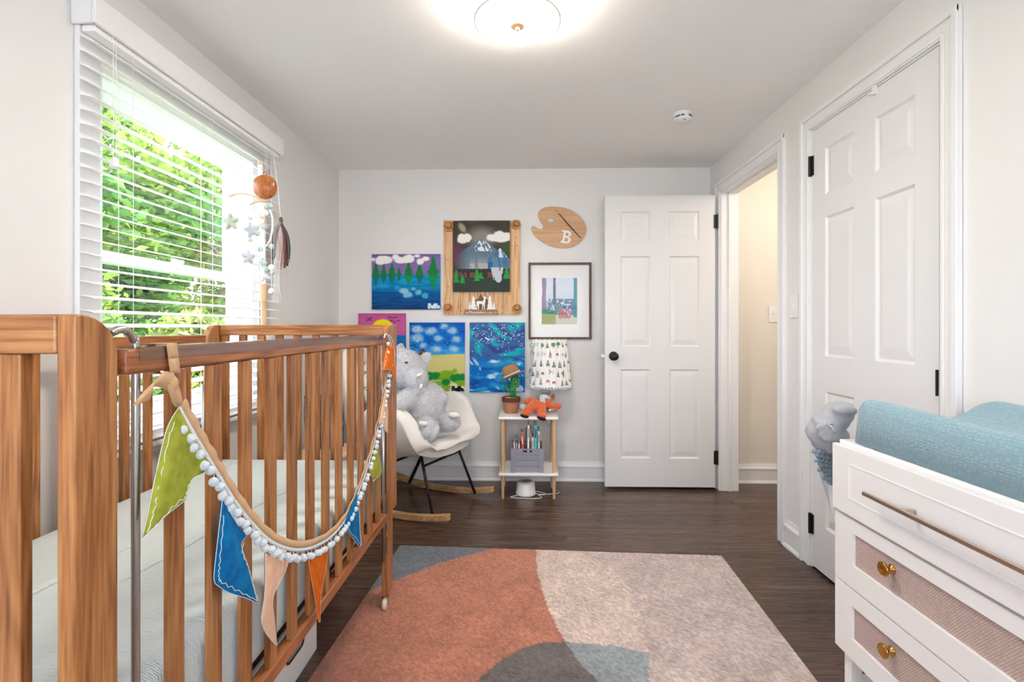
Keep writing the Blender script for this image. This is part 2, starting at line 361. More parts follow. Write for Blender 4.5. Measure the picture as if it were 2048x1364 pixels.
# six-panel doors; local frame: x along the width, y out of the face, z up
def six_panel(name, w, h, th, to_world, label):
    cols = [(0.107*w/0.755, 0.312*w/0.755), (0.443*w/0.755, 0.648*w/0.755)]; rows = [(h-0.32, h-0.11), (h-1.047, h-0.42), (h-1.82, h-1.204)]
    def bx(mb, x0, x1, y0, y1, z0, z1):
        t = MB().box(x0, x1, y0, y1, z0, z1); mb.add([to_world @ Vector(p) for p in t.v], t.f)
    fr = MB(); e = 0.0
    xs = [0, cols[0][0], cols[0][1], cols[1][0], cols[1][1], w]; zs = [0, rows[2][0], rows[2][1], rows[1][0], rows[1][1], rows[0][0], rows[0][1], h]
    # stiles and rails with the panel wells left open
    X = xs; Z = zs; vid = {}; F = 0.0; vs = []; fs = []
    def V(x, y, z):
        k = (round(x, 5), round(y, 5), round(z, 5))
        if k not in vid: vid[k] = len(vs); vs.append(to_world @ Vector((x, y, z)))
        return vid[k]
    for i in range(5):
        for j in range(7):
            x0, x1, z0, z1 = X[i], X[i+1], Z[j], Z[j+1]
            for yy in (0.0, -th):
                well = i in (1, 3) and j in (1, 3, 5)
                if not well: fs.append((V(x0, yy, z0), V(x1, yy, z0), V(x1, yy, z1), V(x0, yy, z1)))
                else:
                    d = -0.009 if yy == 0 else -th+0.009
                    g = 0.010; q = [(x0, z0), (x1, z0), (x1, z1), (x0, z1)]; p = [(x0+g, z0+g), (x1-g, z0+g), (x1-g, z1-g), (x0+g, z1-g)]
                    for k in range(4):
                        k2 = (k+1) % 4; fs.append((V(q[k][0], yy, q[k][1]), V(q[k2][0], yy, q[k2][1]), V(p[k2][0], d, p[k2][1]), V(p[k][0], d, p[k][1])))
                    fs.append(tuple(V(a, d, c) for a, c in p))
    for (x0, z0, x1, z1) in [(0, 0, 0, h), (w, 0, w, h), (0, 0, w, 0), (0, h, w, h)]:
        seq = [(x0, Z[j]) for j in range(8)] if x0 == x1 else [(X[i], z0) for i in range(6)]
        for (a, c), (d, e2) in zip(seq[:-1], seq[1:]): fs.append((V(a, 0, c), V(d, 0, e2), V(d, -th, e2), V(a, -th, c)))
    fr.add(vs, fs)
    root = struct(name, fr, DOORP); tag(root, label)
    for (x0, x1) in cols:
        for (z0, z1) in rows:
            m = MB(); g = 0.012; k = 0.036
            q = [(x0+g, z0+g), (x1-g, z0+g), (x1-g, z1-g), (x0+g, z1-g)]; p = [(x0+g+k-0.012, z0+g+k), (x1-g-k+0.012, z0+g+k), (x1-g-k+0.012, z1-g-k), (x0+g+k-0.012, z1-g-k)]
            A = [to_world @ Vector((a, -0.0088, c)) for a, c in q]; B = [to_world @ Vector((a, -0.0025, c)) for a, c in p]
            m.add(A+B, [(0, 1, 5, 4), (1, 2, 6, 5), (2, 3, 7, 6), (3, 0, 4, 7), (4, 5, 6, 7), (3, 2, 1, 0)]); m.build('panel', DOORP, root)
    return root
dw = 0.755
TW = Matrix(((1, 0, 0, 0.562), (0, -1, 0, 3.43), (0, 0, 1, 0.02), (0, 0, 0, 1)))     # face looks towards -Y
door1 = six_panel('door_1', dw, 2.017, 0.035, TW, 'white six-panel door standing open against the end wall')
def hinge(parent, c, axis_y=True):
    m = MB()
    if axis_y: m.box(c[0]-0.011, c[0]+0.011, c[1]-0.004, c[1]+0.002, c[2]-0.046, c[2]+0.046); m.cyl((c[0]+0.012, c[1]-0.004, c[2]-0.048), (c[0]+0.012, c[1]-0.004, c[2]+0.048), 0.006)
    else: m.box(c[0]-0.003, c[0]+0.003, c[1]-0.02, c[1]+0.012, c[2]-0.045, c[2]+0.045); m.cyl((c[0]-0.006, c[1], c[2]-0.047), (c[0]-0.006, c[1], c[2]+0.047), 0.0065)
    tag(m.build('hinge', BLACK, parent), 'black butt hinge')
hinge(door1, (1.320, 3.43, 1.854)); hinge(door1, (1.320, 3.43, 0.226))
def knob(parent, c, d, m=BLACK):
    q = Vector(d).to_track_quat('Z', 'Y').to_matrix()
    prof = [(0.032, 0), (0.032, 0.004), (0.028, 0.008), (0.012, 0.010), (0.011, 0.028), (0.018, 0.034), (0.026, 0.042), (0.028, 0.050), (0.024, 0.060), (0.012, 0.066), (0.0, 0.067)]
    k = MB().lathe(prof, c, 24, q).build('knob', m, parent, smooth=True); tag(k, 'round black door knob')
knob(door1, (0.620, 3.43, 0.925), (0, -1, 0))
lt = MB().box(0.535, 0.563, 3.436, 3.454, 0.915, 0.937); lt.cyl((0.545, 3.445, 0.926), (0.562, 3.445, 0.926), 0.009); lt.build('latch', CHROME, door1)
TC = Matrix(((0, -1, 0, XR-0.004), (1, 0, 0, CY0+0.004), (0, 0, 1, 0.012), (0, 0, 0, 1)))     # face looks towards -X
door2 = six_panel('door_2', CY1-CY0-0.008, 2.028, 0.035, TC, 'closed white six-panel closet door beside the dresser')
hinge(door2, (XR-0.006, 2.347, 1.879), False); hinge(door2, (XR-0.006, 2.347, 0.205), False)
hk = MB().box(XR-0.012, XR-0.002, 1.918, 1.936, 2.018, 2.05).box(XR-0.03, XR-0.012, 1.921, 1.933, 2.018, 2.024); tag(hk.build('hook', TRIM, door2), 'small white over-door hook')
tag(MB().box(XR-0.010, XR-0.004, 1.637, 1.643, 0.90, 0.985).build('latch_plate', BLACK, door2), 'dark strike plate on the closet door edge')

# light switches and outlet
def switch(name, c, n, label):
    root = thing(name, label, 'light switch', c); n = Vector(n); a = Vector((0, 0, 1)).cross(n)
    MB().obox(Vector(c)+n*0.003, a*0.037, Vector((0, 0, 0.059)), n*0.003).build('plate', TRIM, root, bevel=0.002)
    MB().obox(Vector(c)+n*0.006, a*0.006, Vector((0, 0, 0.013)), n*0.002).build('toggle_slot', TRIM, root, bevel=0.001)
    MB().obox(Vector(c)+n*0.011+Vector((0, 0, 0.004)), a*0.0035, Vector((0, 0, 0.005)), n*0.006).build('toggle', TRIM, root, bevel=0.001)
    for dz in (-0.03, 0.03): MB().cyl(Vector(c)+n*0.005+Vector((0, 0, dz)), Vector(c)+n*0.0072+Vector((0, 0, dz)), 0.003).build('screw', TRIM, root)
    return root
switch('light_switch', (XR, 2.5, 1.23), (-1, 0, 0), 'white toggle light switch between doorway and closet casings')
switch('light_switch', (1.80, HY, 1.22), (0, -1, 0), 'white light switch on the hall wall through the doorway')
ol = thing('wall_outlet', 'white wall outlet behind the side table', 'outlet', (0.185, YB, 0.42))
MB().box(0.15, 0.22, YB-0.006, YB, 0.36, 0.48).build('plate', TRIM, ol, bevel=0.002)
for z in (0.40, 0.44): MB().box(0.168, 0.202, YB-0.008, YB-0.005, z-0.014, z+0.014).build('socket', mat('socket_white', (225, 225, 222), 0.4), ol, bevel=0.004)
# plug-in adapter with cord
MB().box(0.168, 0.202, YB-0.05, YB-0.009, 0.42, 0.46).build('plug', TRIM, ol, bevel=0.005)

# left window: frame, two sashes, panes, stool and casing
VINYL = mat('window_vinyl', (246, 246, 246), 0.35)
def window(name, label, M, w, h, gl=None):
    """local x = width 0..w, y = depth (0 room face of wall, + outwards), z = 0..h"""
    def bb(mb, x0, x1, y0, y1, z0, z1): t = MB().box(x0, x1, y0, y1, z0, z1); return mb.add([M @ Vector(p) for p in t.v], t.f)
    fr = MB(); f = 0.03
    bb(fr, 0, f, 0.0, 0.14, 0, h); bb(fr, w-f, w, 0.0, 0.14, 0, h); bb(fr, f, w-f, 0.0, 0.14, h-f, h); bb(fr, f, w-f, 0.03, 0.14, 0, f)
    root = struct(name, fr, VINYL); tag(root, label)
    hm = h/2
    for (z0, z1, y) in ((f, hm+0.02, 0.075), (hm-0.02, h-f, 0.105)):
        s = MB(); st = 0.042
        bb(s, f, f+st, y, y+0.028, z0, z1); bb(s, w-f-st, w-f, y, y+0.028, z0, z1); bb(s, f+st, w-f-st, y, y+0.028, z0, z0+0.045); bb(s, f+st, w-f-st, y, y+0.028, z1-0.04, z1)
        so = s.build('sash', VINYL, root, bevel=0.003)
        p = MB(); bb(p, f+st, w-f-st, y+0.012, y+0.015, z0+0.045, z1-0.04); p.build('pane', gl or GLASS, so)
    lk = MB(); bb(lk, w/2-0.03, w/2+0.03, 0.06, 0.078, hm+0.02, hm+0.035); lk.build('sash_lock', VINYL, root, bevel=0.003)
    c = MB(); k = 0.072
    bb(c, -k, 0.004, -0.018, 0, -0.02, h+k); bb(c, w-0.004, w+k, -0.018, 0, -0.02, h+k); bb(c, 0.004, w-0.004, -0.018, 0, h-0.004, h+k); c.build('casing', TRIM, root, bevel=0.003)
    st2 = MB(); bb(st2, -k-0.015, w+k+0.015, -0.045, 0.03, -0.022, 0.0); st2.build('sill', TRIM, root, bevel=0.004)
    ap = MB(); bb(ap, -k, w+k, -0.018, 0, -0.085, -0.022); bb(ap, -k, w+k, -0.024, -0.016, -0.085, -0.070); ap.build('apron', TRIM, root, bevel=0.003)
    return root
window('window_1', 'white double-hung window behind open blinds', Matrix(((0, -1, 0, XL), (1, 0, 0, WY0), (0, 0, 1, WZ0), (0, 0, 0, 1))), WY1-WY0, WZ1-WZ0, GLASS_DIM)
window('window_2', 'white window behind the viewer', Matrix(((-1, 0, 0, RX1), (0, -1, 0, YR), (0, 0, 1, RZ0), (0, 0, 0, 1))), RX1-RX0, RZ1-RZ0)
window('window_added', 'narrow unseen window added behind the viewer for daylight', Matrix(((-1, 0, 0, QX1), (0, -1, 0, YR), (0, 0, 1, RZ0), (0, 0, 0, 1))), QX1-QX0, RZ1-RZ0)  # no window known here; added to let in more daylight

# ---------------------------------------------------------------- blinds
BLW = mat('blind_white', (250, 250, 249), 0.45)
by0, by1 = 1.468, 2.605
bl = thing('window_blind', 'white horizontal slat blinds with boxed valance over the window', 'blinds', (-1.33, 2.03, 0.70))
v = MB(); v.box(-1.308, -1.295, by0-0.012, by1+0.022, 2.046, 2.135); v.box(XL, -1.308, by0-0.012, by0, 2.046, 2.135); v.box(XL, -1.308, by1+0.01, by1+0.022, 2.046, 2.135)
v.build('valance', mat('valance_white', (240, 240, 239), 0.5), bl, bevel=0.004)
MB().box(-1.352, -1.312, by0+0.006, by1-0.004, 2.030, 2.072).build('headrail', BLW, bl, bevel=0.002)
nsl = 30; pitch = (2.005-0.735)/(nsl-1)
def slat_mesh(tilt):
    m = MB(); P = []; c, s_ = math.cos(tilt), math.sin(tilt)
    top = []; bot = []
    for k in range(5):
        q = (k/4-0.5); x = q*0.0475; z = 0.0016*(1-4*q*q)
        top.append((x, z+0.0013)); bot.append((x, z-0.0013))
    pr = [(x*c+z*s_, z*c-x*s_) for x, z in top]+[(x*c+z*s_, z*c-x*s_) for x, z in reversed(bot)]
    m.prism(pr, (0, by0+0.002, 0), (1, 0, 0), (0, 0, 1), (0, by1-by0-0.004, 0)); return m
for i in range(nsl):
    z = 2.005-i*pitch; tl = math.radians(24 if i < 4 else 13)
    m = slat_mesh(tl); m.v = [(p[0]-1.3305, p[1], p[2]+z) for p in m.v]; m.build('slat', BLW, bl)
MB().box(-1.353, -1.308, by0+0.004, by1-0.004, 0.702, 0.718).build('bottom_rail', BLW, bl, bevel=0.003)
CORD = mat('blind_cord', (240, 240, 240), 0.7)
for y in (1.615, 2.035, 2.455):
    for x in (-1.3555, -1.3055): MB().cyl((x, y, 0.715), (x, y, 2.03), 0.0009, n=6).build('ladder_cord', CORD, bl)
for y, zb in ((1.528, 1.66), (1.540, 1.66)): MB().cyl((-1.300, y, zb), (-1.300, y, 2.05), 0.0009, n=6).build('tilt_cord', CORD, bl)
MB().lathe([(0.005, 0.034), (0.008, 0.030), (0.0145, 0.004), (0.014, 0.0), (0.0, 0.0)], (-1.300, 1.534, 1.63), 16).build('cord_pull', mat('pull_white', (232, 232, 232), 0.5), bl, smooth=True)
for y, zb in ((2.46, 1.75), (2.50, 1.70)): MB().cyl((-1.299, y, zb), (-1.299, y, 2.05), 0.001, n=6).build('lift_cord', CORD, bl)

# ---------------------------------------------------------------- ceiling lamp, smoke detector
OPAL = mat('opal_glass', (255, 250, 240), 0.3, emit=(255, 246, 232), emit_s=25.0)
lc = (-0.023, 1.727); cl = thing('ceiling_lamp', 'round flush ceiling lamp with glowing frosted glass shade', 'ceiling light', (lc[0], lc[1], H))
MB().lathe([(0.07, 2.262), (0.07, H), (0, H)], (*lc, 0), 32).build('canopy', mat('brass_lamp', (190, 160, 120), 0.35, 0.9), cl, smooth=False)
MB().lathe([(0.0, 2.185), (0.08, 2.185), (0.140, 2.189), (0.149, 2.194), (0.150, 2.199)], (*lc, 0), 48).build('diffuser', OPAL, cl, smooth=True)
OPALS = mat('opal_side', (255, 250, 240), 0.3, emit=(255, 246, 232), emit_s=7.0)
MB().lathe([(0.1498, 2.200), (0.1498, 2.262), (0.146, 2.266), (0.072, 2.266)], (*lc, 0), 48).build('shade_side', OPALS, cl, smooth=True)
MB().lathe([(0.1502, 2.193), (0.1520, 2.194), (0.1520, 2.199), (0.1502, 2.200)], (*lc, 0), 48).build('rim', mat('rim_ivory', (240, 230, 212), 0.5), cl, smooth=True)
MB().lathe([(0.0, 2.163), (0.006, 2.164), (0.008, 2.169), (0.007, 2.173), (0.010, 2.174), (0.023, 2.176), (0.026, 2.180), (0.026, 2.1855), (0, 2.1855)], (*lc, 0), 24).build('finial', mat('finial_wood', (196, 160, 118), 0.45), cl, smooth=True)
sdt = thing('smoke_detector', 'round white smoke detector on the ceiling', 'smoke detector', (0.868, 2.712, H))
MB().lathe([(0.055, H), (0.055, H-0.012), (0.048, H-0.014), (0.047, H-0.030), (0.043, H-0.038), (0.02, H-0.042), (0, H-0.042)], (0.868, 2.712, 0), 32).build('housing', TRIM, sdt, smooth=True)
for a0, a1 in ((200, 235), (240, 262), (290, 325), (20, 60), (100, 150)):
    m = MB(); P = [[], []]
    for k in range(7):
        t = math.radians(a0+(a1-a0)*k/6)
        for j, z in enumerate((H-0.018, H-0.027)): P[j].append((0.868+0.0482*math.cos(t), 2.712+0.0482*math.sin(t), z))
    m.grid(P).build('vent', mat('vent_dark', (90, 90, 90), 0.6), sdt, solid=0.001)
MB().cyl((0.868, 2.68, H-0.041), (0.868, 2.68, H-0.0435), 0.004, n=12).build('indicator', mat('vent_dark', (90, 90, 90)), sdt)
hl = bpy.data.lights.new('hall_lamp', 'POINT'); hl.energy = 5; hl.color = (1, 0.91, 0.80); hl.shadow_soft_size = 0.12
ho = bpy.data.objects.new('hall_lamp', hl); COL.objects.link(ho); ho.location = (2.1, 2.75, 2.12)
# ---------------------------------------------------------------- rug
Ra = Vector((-0.631, 2.494, 0)); Rb = Vector((0.960, 2.418, 0)); rxv = (Rb-Ra).normalized(); ryv = Vector((0, 0, 1)).cross(rxv); RW = (Rb-Ra).length; RL = 2.25
def vnoise(x, y, seed=0):
    r = np.random.RandomState(seed); tab = r.rand(64, 64)
    xi = np.floor(x).astype(int); yi = np.floor(y).astype(int); fx = x-xi; fy = y-yi
    fx = fx*fx*(3-2*fx); fy = fy*fy*(3-2*fy); g = lambda a, b: tab[a % 64, b % 64]
    return (g(xi, yi)*(1-fx)+g(xi+1, yi)*fx)*(1-fy)+(g(xi, yi+1)*(1-fx)+g(xi+1, yi+1)*fx)*fy
def fbm(x, y, seed=0): return (vnoise(x, y, seed)+0.5*vnoise(x*2.1, y*2.1, seed+1)+0.25*vnoise(x*4.3, y*4.3, seed+2))/1.75
def srgb2lin(a):
    a = np.clip(a/255.0, 0, 1); return np.where(a <= 0.04045, a/12.92, ((a+0.055)/1.055)**2.4)
def set_colors(me, rgb):      # pigment, one colour per vertex
    at = me.color_attributes.new('pigment', 'FLOAT_COLOR', 'POINT'); a = np.ones((len(me.vertices), 4)); a[:, :3] = srgb2lin(rgb); at.data.foreach_set('color', a.ravel())
def over(img, mask, col):
    m = np.clip(mask, 0, 1)[..., None]; return img*(1-m)+np.array(col, float)*m
nx, ny = 220, 300
ss, tt = np.meshgrid(np.linspace(0, 1, nx), np.linspace(0, 1, ny))
PX = Ra.x+rxv.x*RW*ss-ryv.x*RL*tt; PY = Ra.y+rxv.y*RW*ss-ryv.y*RL*tt
img = np.zeros((ny, nx, 3))+np.array((186, 168, 160)); wob = 0.006*(vnoise(PX*40, PY*40, 5)-0.5)
img = over(img, ((PX-0.20)**2/0.64**2+(PY-1.03)**2/0.665**2 < 1), (192, 176, 166))
lens = (PX+wob < np.interp(PY, [0.3, 0.9, 1.2, 1.55, 1.714, 1.889, 2.104, 2.298, 2.432, 2.5], [-0.2, 0.0, 0.2, 0.39, 0.43, 0.452, 0.45, 0.399, 0.276, 0.19]))
img = over(img, lens, (200, 180, 168))
rust = (PX+wob < np.interp(PY, [0.3, 1.0, 1.4, 1.60, 1.747, 1.849, 2.018, 2.221, 2.443, 2.5], [0.9, 0.5, 0.3, 0.2, 0.145, 0.116, 0.086, 0.061, 0.059, 0.06]))
img = over(img, rust, (174, 114, 90))
blue = (PY+wob > np.interp(PX, [-0.75, -0.641, -0.547, -0.396, -0.182, -0.1], [1.93, 2.069, 2.162, 2.313, 2.453, 2.51]))
img = over(img, blue, (105, 110, 118))
dk = (PY+wob < np.interp(PX, [-0.6, -0.3, -0.146, -0.08, -0.014, 0.065, 0.145, 0.317, 0.424, 0.43], [0.6, 1.25, 1.546, 1.638, 1.703, 1.737, 1.742, 1.724, 1.688, 0.2])) & (PX < np.interp(PY, [0.4, 1.0, 1.56, 1.7], [-0.1, 0.25, 0.391, 0.43]))
img = over(img, dk, (104, 96, 92))
dk2 = dk & (PX > np.interp(PY, [0.6, 1.555, 1.632, 1.742], [0.5, 0.231, 0.185, 0.145])); img = over(img, dk2, (140, 146, 146))
n1 = fbm(PX*14, PY*14, 1); n2 = np.random.rand(ny, nx); n3 = fbm(PX*60, PY*60, 9)
img = img*(0.77+0.20*n1+0.26*n2+0.14*n3)[..., None]
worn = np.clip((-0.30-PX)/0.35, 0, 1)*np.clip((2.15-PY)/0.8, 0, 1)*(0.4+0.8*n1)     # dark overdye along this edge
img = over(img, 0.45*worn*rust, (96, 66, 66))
rug = MB(); zz = 0.0075+0.0012*(n3-0.5)+0.0008*n2
rug.grid([[(PX[i, j], PY[i, j], zz[i, j]) for j in range(nx)] for i in range(ny)])
RUGM = mat('rug_pile', (180, 140, 120), 0.95, attr='pigment', bump=0.6, bscale=420, spec=0.1, sheen=0.2)
ro = rug.build('area_rug', RUGM); tag(ro, 'abstract area rug in rust, blush and grey shapes', 'rug'); set_colors(ro.data, img.reshape(-1, 3))
so = ro.modifiers.new('thick', 'SOLIDIFY'); so.thickness = 0.006; so.offset = -1
bd = MB(); rc = [Ra, Rb, Rb-ryv*RL, Ra-ryv*RL]
for a, e in zip(rc, rc[1:]+rc[:1]): bd.tube([Vector((a.x, a.y, 0.0048)), Vector((e.x, e.y, 0.0048))], 0.0046, 8)
tag(bd.build('edge_binding', mat('rug_binding', (205, 195, 182), 0.9), ro, smooth=True), 'pale bound edge')

# ---------------------------------------------------------------- crib
WZ = wood('teak_upright', (128, 78, 40), (164, 106, 58), (188, 132, 80), 'z', rough=0.32, rnd=0.10)
WX = wood('teak_cross', (132, 82, 44), (166, 108, 60), (188, 134, 82), 'x', rough=0.32, rnd=0.08)
WYm = wood('teak_long', (128, 76, 44), (160, 98, 58), (182, 118, 74), 'y', rough=0.28, rnd=0.08)
XF, XBk = -0.5357, -1.272          # outer faces of the front and back sides
crib = thing('crib', 'slatted reddish wooden baby crib on casters with a drop side', 'crib', (-0.90, 1.31, 0))
def post(x0, x1, y0, y1, z0, z1, round_at):
    r = 0.055; pts = []; yi = y1 if round_at > 0 else y0; sg = 1 if round_at > 0 else -1
    if sg > 0: pts = [(y0, z0), (y1, z0), (y1, z1-r)]+[(y1-r+r*math.cos(a), z1-r+r*math.sin(a)) for a in np.linspace(0.15, PI/2, 8)]+[(y0, z1)]
    else: pts = [(y1, z0), (y0, z0), (y0, z1-r)]+[(y0+r-r*math.cos(a), z1-r+r*math.sin(a)) for a in np.linspace(0.15, PI/2, 8)]+[(y1, z1)]
    return MB().prism(pts, (x0, 0, 0), (0, 1, 0), (0, 0, 1), (x1-x0, 0, 0))
NE0, NE1, FE0, FE1 = 0.576, 0.638, 1.922, 2.0
for xo, xi in ((XF, XF-0.024), (XBk, XBk+0.024)):
    post(min(xo, xi), max(xo, xi), NE0, NE1, 0.066, 1.139, 1).build('leg', WZ, crib, bevel=0.003)
    post(min(xo, xi), max(xo, xi), FE0, FE1, 0.066, 1.134, -1).build('leg', WZ, crib, bevel=0.003)
    MB().box(min(xo, xi), max(xo, xi), FE1+0.0005, FE1+0.062, 0.377, 1.134).build('stile', WZ, crib, bevel=0.003)
# end panels: rails and flat slats
xa, xb = XBk+0.0245, XF-0.0245
MB().box(xa, xb, NE0, NE0+0.028, 1.091, 1.139).build('top_rail', WX, crib, bevel=0.004)
MB().box(xa, xb, NE0, NE0+0.028, 0.365, 0.42).build('bottom_rail', WX, crib, bevel=0.004)
k = 0; x = xb-0.050-0.034
while x > xa: MB().box(x, x+0.034, NE0+0.006, NE0+0.022, 0.42, 1.091).build('slat', WZ, crib, bevel=0.002); x -= 0.0756
MB().box(xa, xb, FE0+0.066, FE0+0.094, 1.091, 1.134).build('top_rail', WX, crib, bevel=0.004)
MB().box(xa, xb, FE0+0.066, FE0+0.094, 0.377, 0.43).build('bottom_rail', WX, crib, bevel=0.004)
x = AY(443, 675, 2.0).x
while x < xb-0.03: MB().box(x, x+0.029, FE0+0.072, FE0+0.088, 0.43, 1.091).build('slat', WZ, crib, bevel=0.002); x += 0.0756
# long sides
for xo, sg in ((XF, -1), (XBk, 1)):
    x0, x1 = sorted((xo, xo+sg*0.024))
    MB().box(x0, x1, 0.652, 1.905, 1.058, 1.094).build('side_rail', WYm, crib, bevel=0.006, seg=3)
    MB().box(x0-0.002, x1+0.002, 0.652, 1.905, 0.366, 0.40).build('side_rail', WYm, crib, bevel=0.003)
    s0, s1 = sorted((xo+sg*0.001, xo+sg*0.014))
    for i in range(13):
        ye = 0.67+0.097*i
        if ye-0.03 > 0.66 and ye < 1.9: MB().box(s0, s1, ye-0.03, ye, 0.40, 1.058).build('slat', WZ, crib, bevel=0.0015)
# clear guard on top of the front rail
gd = MB(); gd.box(XF-0.0255, XF+0.0018, 0.672, 1.89, 1.0945, 1.0962); gd.box(XF+0.0003, XF+0.0018, 0.672, 1.89, 1.077, 1.0962)
tag(gd.build('teething_guard', glass_mat('clear_guard', 0.16, (238, 226, 220), 0.12), crib), 'glossy clear plastic teething guard')
# drop-side rods and hardware
for xo, sg in ((XF, -1), (XBk, 1)):
    xr = xo+sg*0.0115
    rod = smoothcurve([(xr, 0.640, 1.116), (xr, 0.652, 1.120), (xr, 0.666, 1.118), (xr, 0.677, 1.105), (xr, 0.681, 1.085), (xr, 0.681, 0.9), (xr, 0.681, 0.5), (xr, 0.681, 0.16)], 6)
    tag(MB().tube(rod, 0.0055, 10).build('guide_rod', CHROME, crib, smooth=True), 'brushed steel guide rod')
    rod = [(xr, 1.905, 0.21), (xr, 1.905, 0.9)]
    MB().tube(rod, 0.0055, 10).build('guide_rod', CHROME, crib, smooth=True)
    for z0, z1 in ((0.39, 0.45), (0.235, 0.30), (0.325, 0.365)):
        p = MB().box(min(xo, xo+sg*0.018), max(xo, xo+sg*0.018), FE0-0.003, FE0-0.0005, z0, z1); p.build('bracket', CHROME, crib)
    p = MB().box(min(xo+sg*0.004, xo+sg*0.02), max(xo+sg*0.004, xo+sg*0.02), FE0-0.012, FE0-0.0005, 0.47, 0.80); tag(p.build('track', mat('track_brown', (92, 56, 40), 0.5), crib), 'brown plastic track')
    for z in (0.40, 0.44, 0.25, 0.285, 0.50, 0.60, 0.775): MB().lathe([(0.0032, 0), (0.0025, 0.0015), (0, 0.002)], (xo+sg*0.010, FE0-0.0125 if 0.46 < z else FE0-0.003, z), 10, Vector((0, -1, 0)).to_track_quat('Z', 'Y').to_matrix()).build('screw', CHROME, crib)
CASTW = mat('caster_cream', (226, 214, 190), 0.45)
for xo, sg in ((XF, -1), (XBk, 1)):
    for y in ((NE0+NE1)/2, FE0+0.018):
        xc = xo+sg*0.012; on_rug = 0.0085 if xo == XF else 0.0
        MB().cyl((xc, y, 0.060), (xc, y, 0.068), 0.006).build('caster_stem', CHROME, crib)
        w = MB().lathe([(0.0, -0.009), (0.020, -0.009), (0.0245, -0.006), (0.0245, 0.006), (0.020, 0.009), (0, 0.009)], (xc, y-0.006, on_rug+0.0248), 24, Matrix.Rotation(PI/2, 3, 'Y')); w.build('caster_wheel', CASTW, crib, smooth=True)
        h = MB(); 
        for d in (-0.0115, 0.0105): h.box(xc+d, xc+d+0.001, y-0.014, y+0.008, on_rug+0.02, 0.062)
        h.box(xc-0.0115, xc+0.0115, y-0.012, y+0.008, 0.0605, 0.063); h.build('caster_fork', CHROME, crib)
# spring frame
sp = MB(); sp.box(xa+0.01, xb-0.012, 0.645, 0.665, 0.400, 0.418); sp.box(xa+0.01, xb-0.012, 1.88, 1.90, 0.400, 0.418); sp.box(xa+0.01, xa+0.03, 0.645, 1.90, 0.400, 0.418); sp.box(xb-0.032, xb-0.012, 0.645, 1.90, 0.400, 0.418)
for i in range(14): y = 0.70+i*0.087; sp.box(xa+0.01, xb-0.012, y, y+0.004, 0.405, 0.412)
sp.build('spring_frame', BLACK, crib)

# mattress in a fitted sheet
def pillow_block(x0, x1, y0, y1, z0, z1, r, n=40, sag=None):
    m = MB(); P = []
    def sq(t, a, c, r):    # rounded rectangle
        return t
    prof = [(0.0, z0), ]
    rings = [(0.02, z0), (0.004, z0+r*0.3), (0, z0+r), (0, z1-r), (0.25*r, z1-0.45*r), (0.55*r, z1-0.18*r), (1.0*r, z1-0.03*r), (1.8*r, z1)]
    for ins, z in rings:
        row = []; a, c = (x1-x0)/2-ins, (y1-y0)/2-ins; rr = max(0.05-ins, 0.01)
        for q, (sx_, sy_) in enumerate(((1, 1), (-1, 1), (-1, -1), (1, -1))):
            for k in range(7):
                t = PI/2*q+PI/2*k/6; row.append(((x0+x1)/2+sx_*(a-rr)+rr*math.cos(t), (y0+y1)/2+sy_*(c-rr)+rr*math.sin(t), z))
        P.append(row)
    m.grid(P, True); n0 = len(m.v); w = len(P[0])
    m.f.append(tuple(range(n0-w, n0))); m.f.append(tuple(range(w-1, -1, -1)))
    return m
SHEET = mat('sheet_cotton', (226, 233, 228), 0.9, col2=(215, 226, 224), nscale=3, bump=1.0, bscale=110, bstretch=(0.8, 3.5, 1), spec=0.15, sheen=0.2)
mt = thing('crib_mattress', 'crib mattress in a pale textured fitted sheet', 'mattress', (-0.90, 1.28, 0.419))
mtt = MB(); 
mtt = pillow_block(xa+0.006, xb+0.002, 0.645, 1.965, 0.419, 0.598, 0.03)
mtt.build('fitted_sheet', SHEET, mt, smooth=True)
for i, (y0, y1, z) in enumerate(((0.70, 1.24, 0.0), (0.95, 1.55, 0.0))):   # soft ridges where the sheet puckers
    x0 = -0.98+0.16*i; pts = smoothcurve([(x0-0.02, y0, 0.5985), (x0+0.005, (y0+y1)/2-0.1, 0.600), (x0+0.015, (y0+y1)/2+0.1, 0.600), (x0+0.06, y1, 0.598)], 8)
    n = len(pts); MB().tube(pts, [0.003+0.008*math.sin(PI*j/(n-1)) for j in range(n)], 10, flat=0.5).build('sheet_pucker', SHEET, mt, smooth=True)

# white bin under the crib
bn = thing('storage_bin', 'white storage bin with oval hand hole under the crib', 'storage bin', (-0.895, 1.215, 0))
BINM = mat('bin_white', (238, 238, 236), 0.4)
m = MB(); x0, x1, y0, y1, z1 = -1.13, -0.725, 0.86, 1.705, 0.19
m.box(x0, x0+0.006, y0, y1, 0, z1); m.box(x0+0.006, x1-0.006, y0, y0+0.006, 0, z1); m.box(x0+0.006, x1-0.006, y1-0.006, y1, 0, z1); m.box(x0, x1-0.006, y0, y1, 0, 0.006)
hy, hz, hw, hh = 1.545, 0.105, 0.058, 0.020; 
m.box(x1-0.006, x1, y0, hy-hw, 0, z1); m.box(x1-0.006, x1, hy+hw, y1, 0, z1); m.box(x1-0.006, x1, hy-hw, hy+hw, 0, hz-hh); m.box(x1-0.006, x1, hy-hw, hy+hw, hz+hh, z1)
m.box(x1, x1+0.006, y0, y1, z1-0.02, z1)
m.build('shell', BINM, bn)
rim = [(x1+0.001, hy+(hw-hh)*sgn+hh*math.cos(a), hz+hh*math.sin(a)) for sgn, a in [(1, t) for t in np.linspace(-PI/2, PI/2, 9)]+[(-1, t) for t in np.linspace(PI/2, 3*PI/2, 9)]]
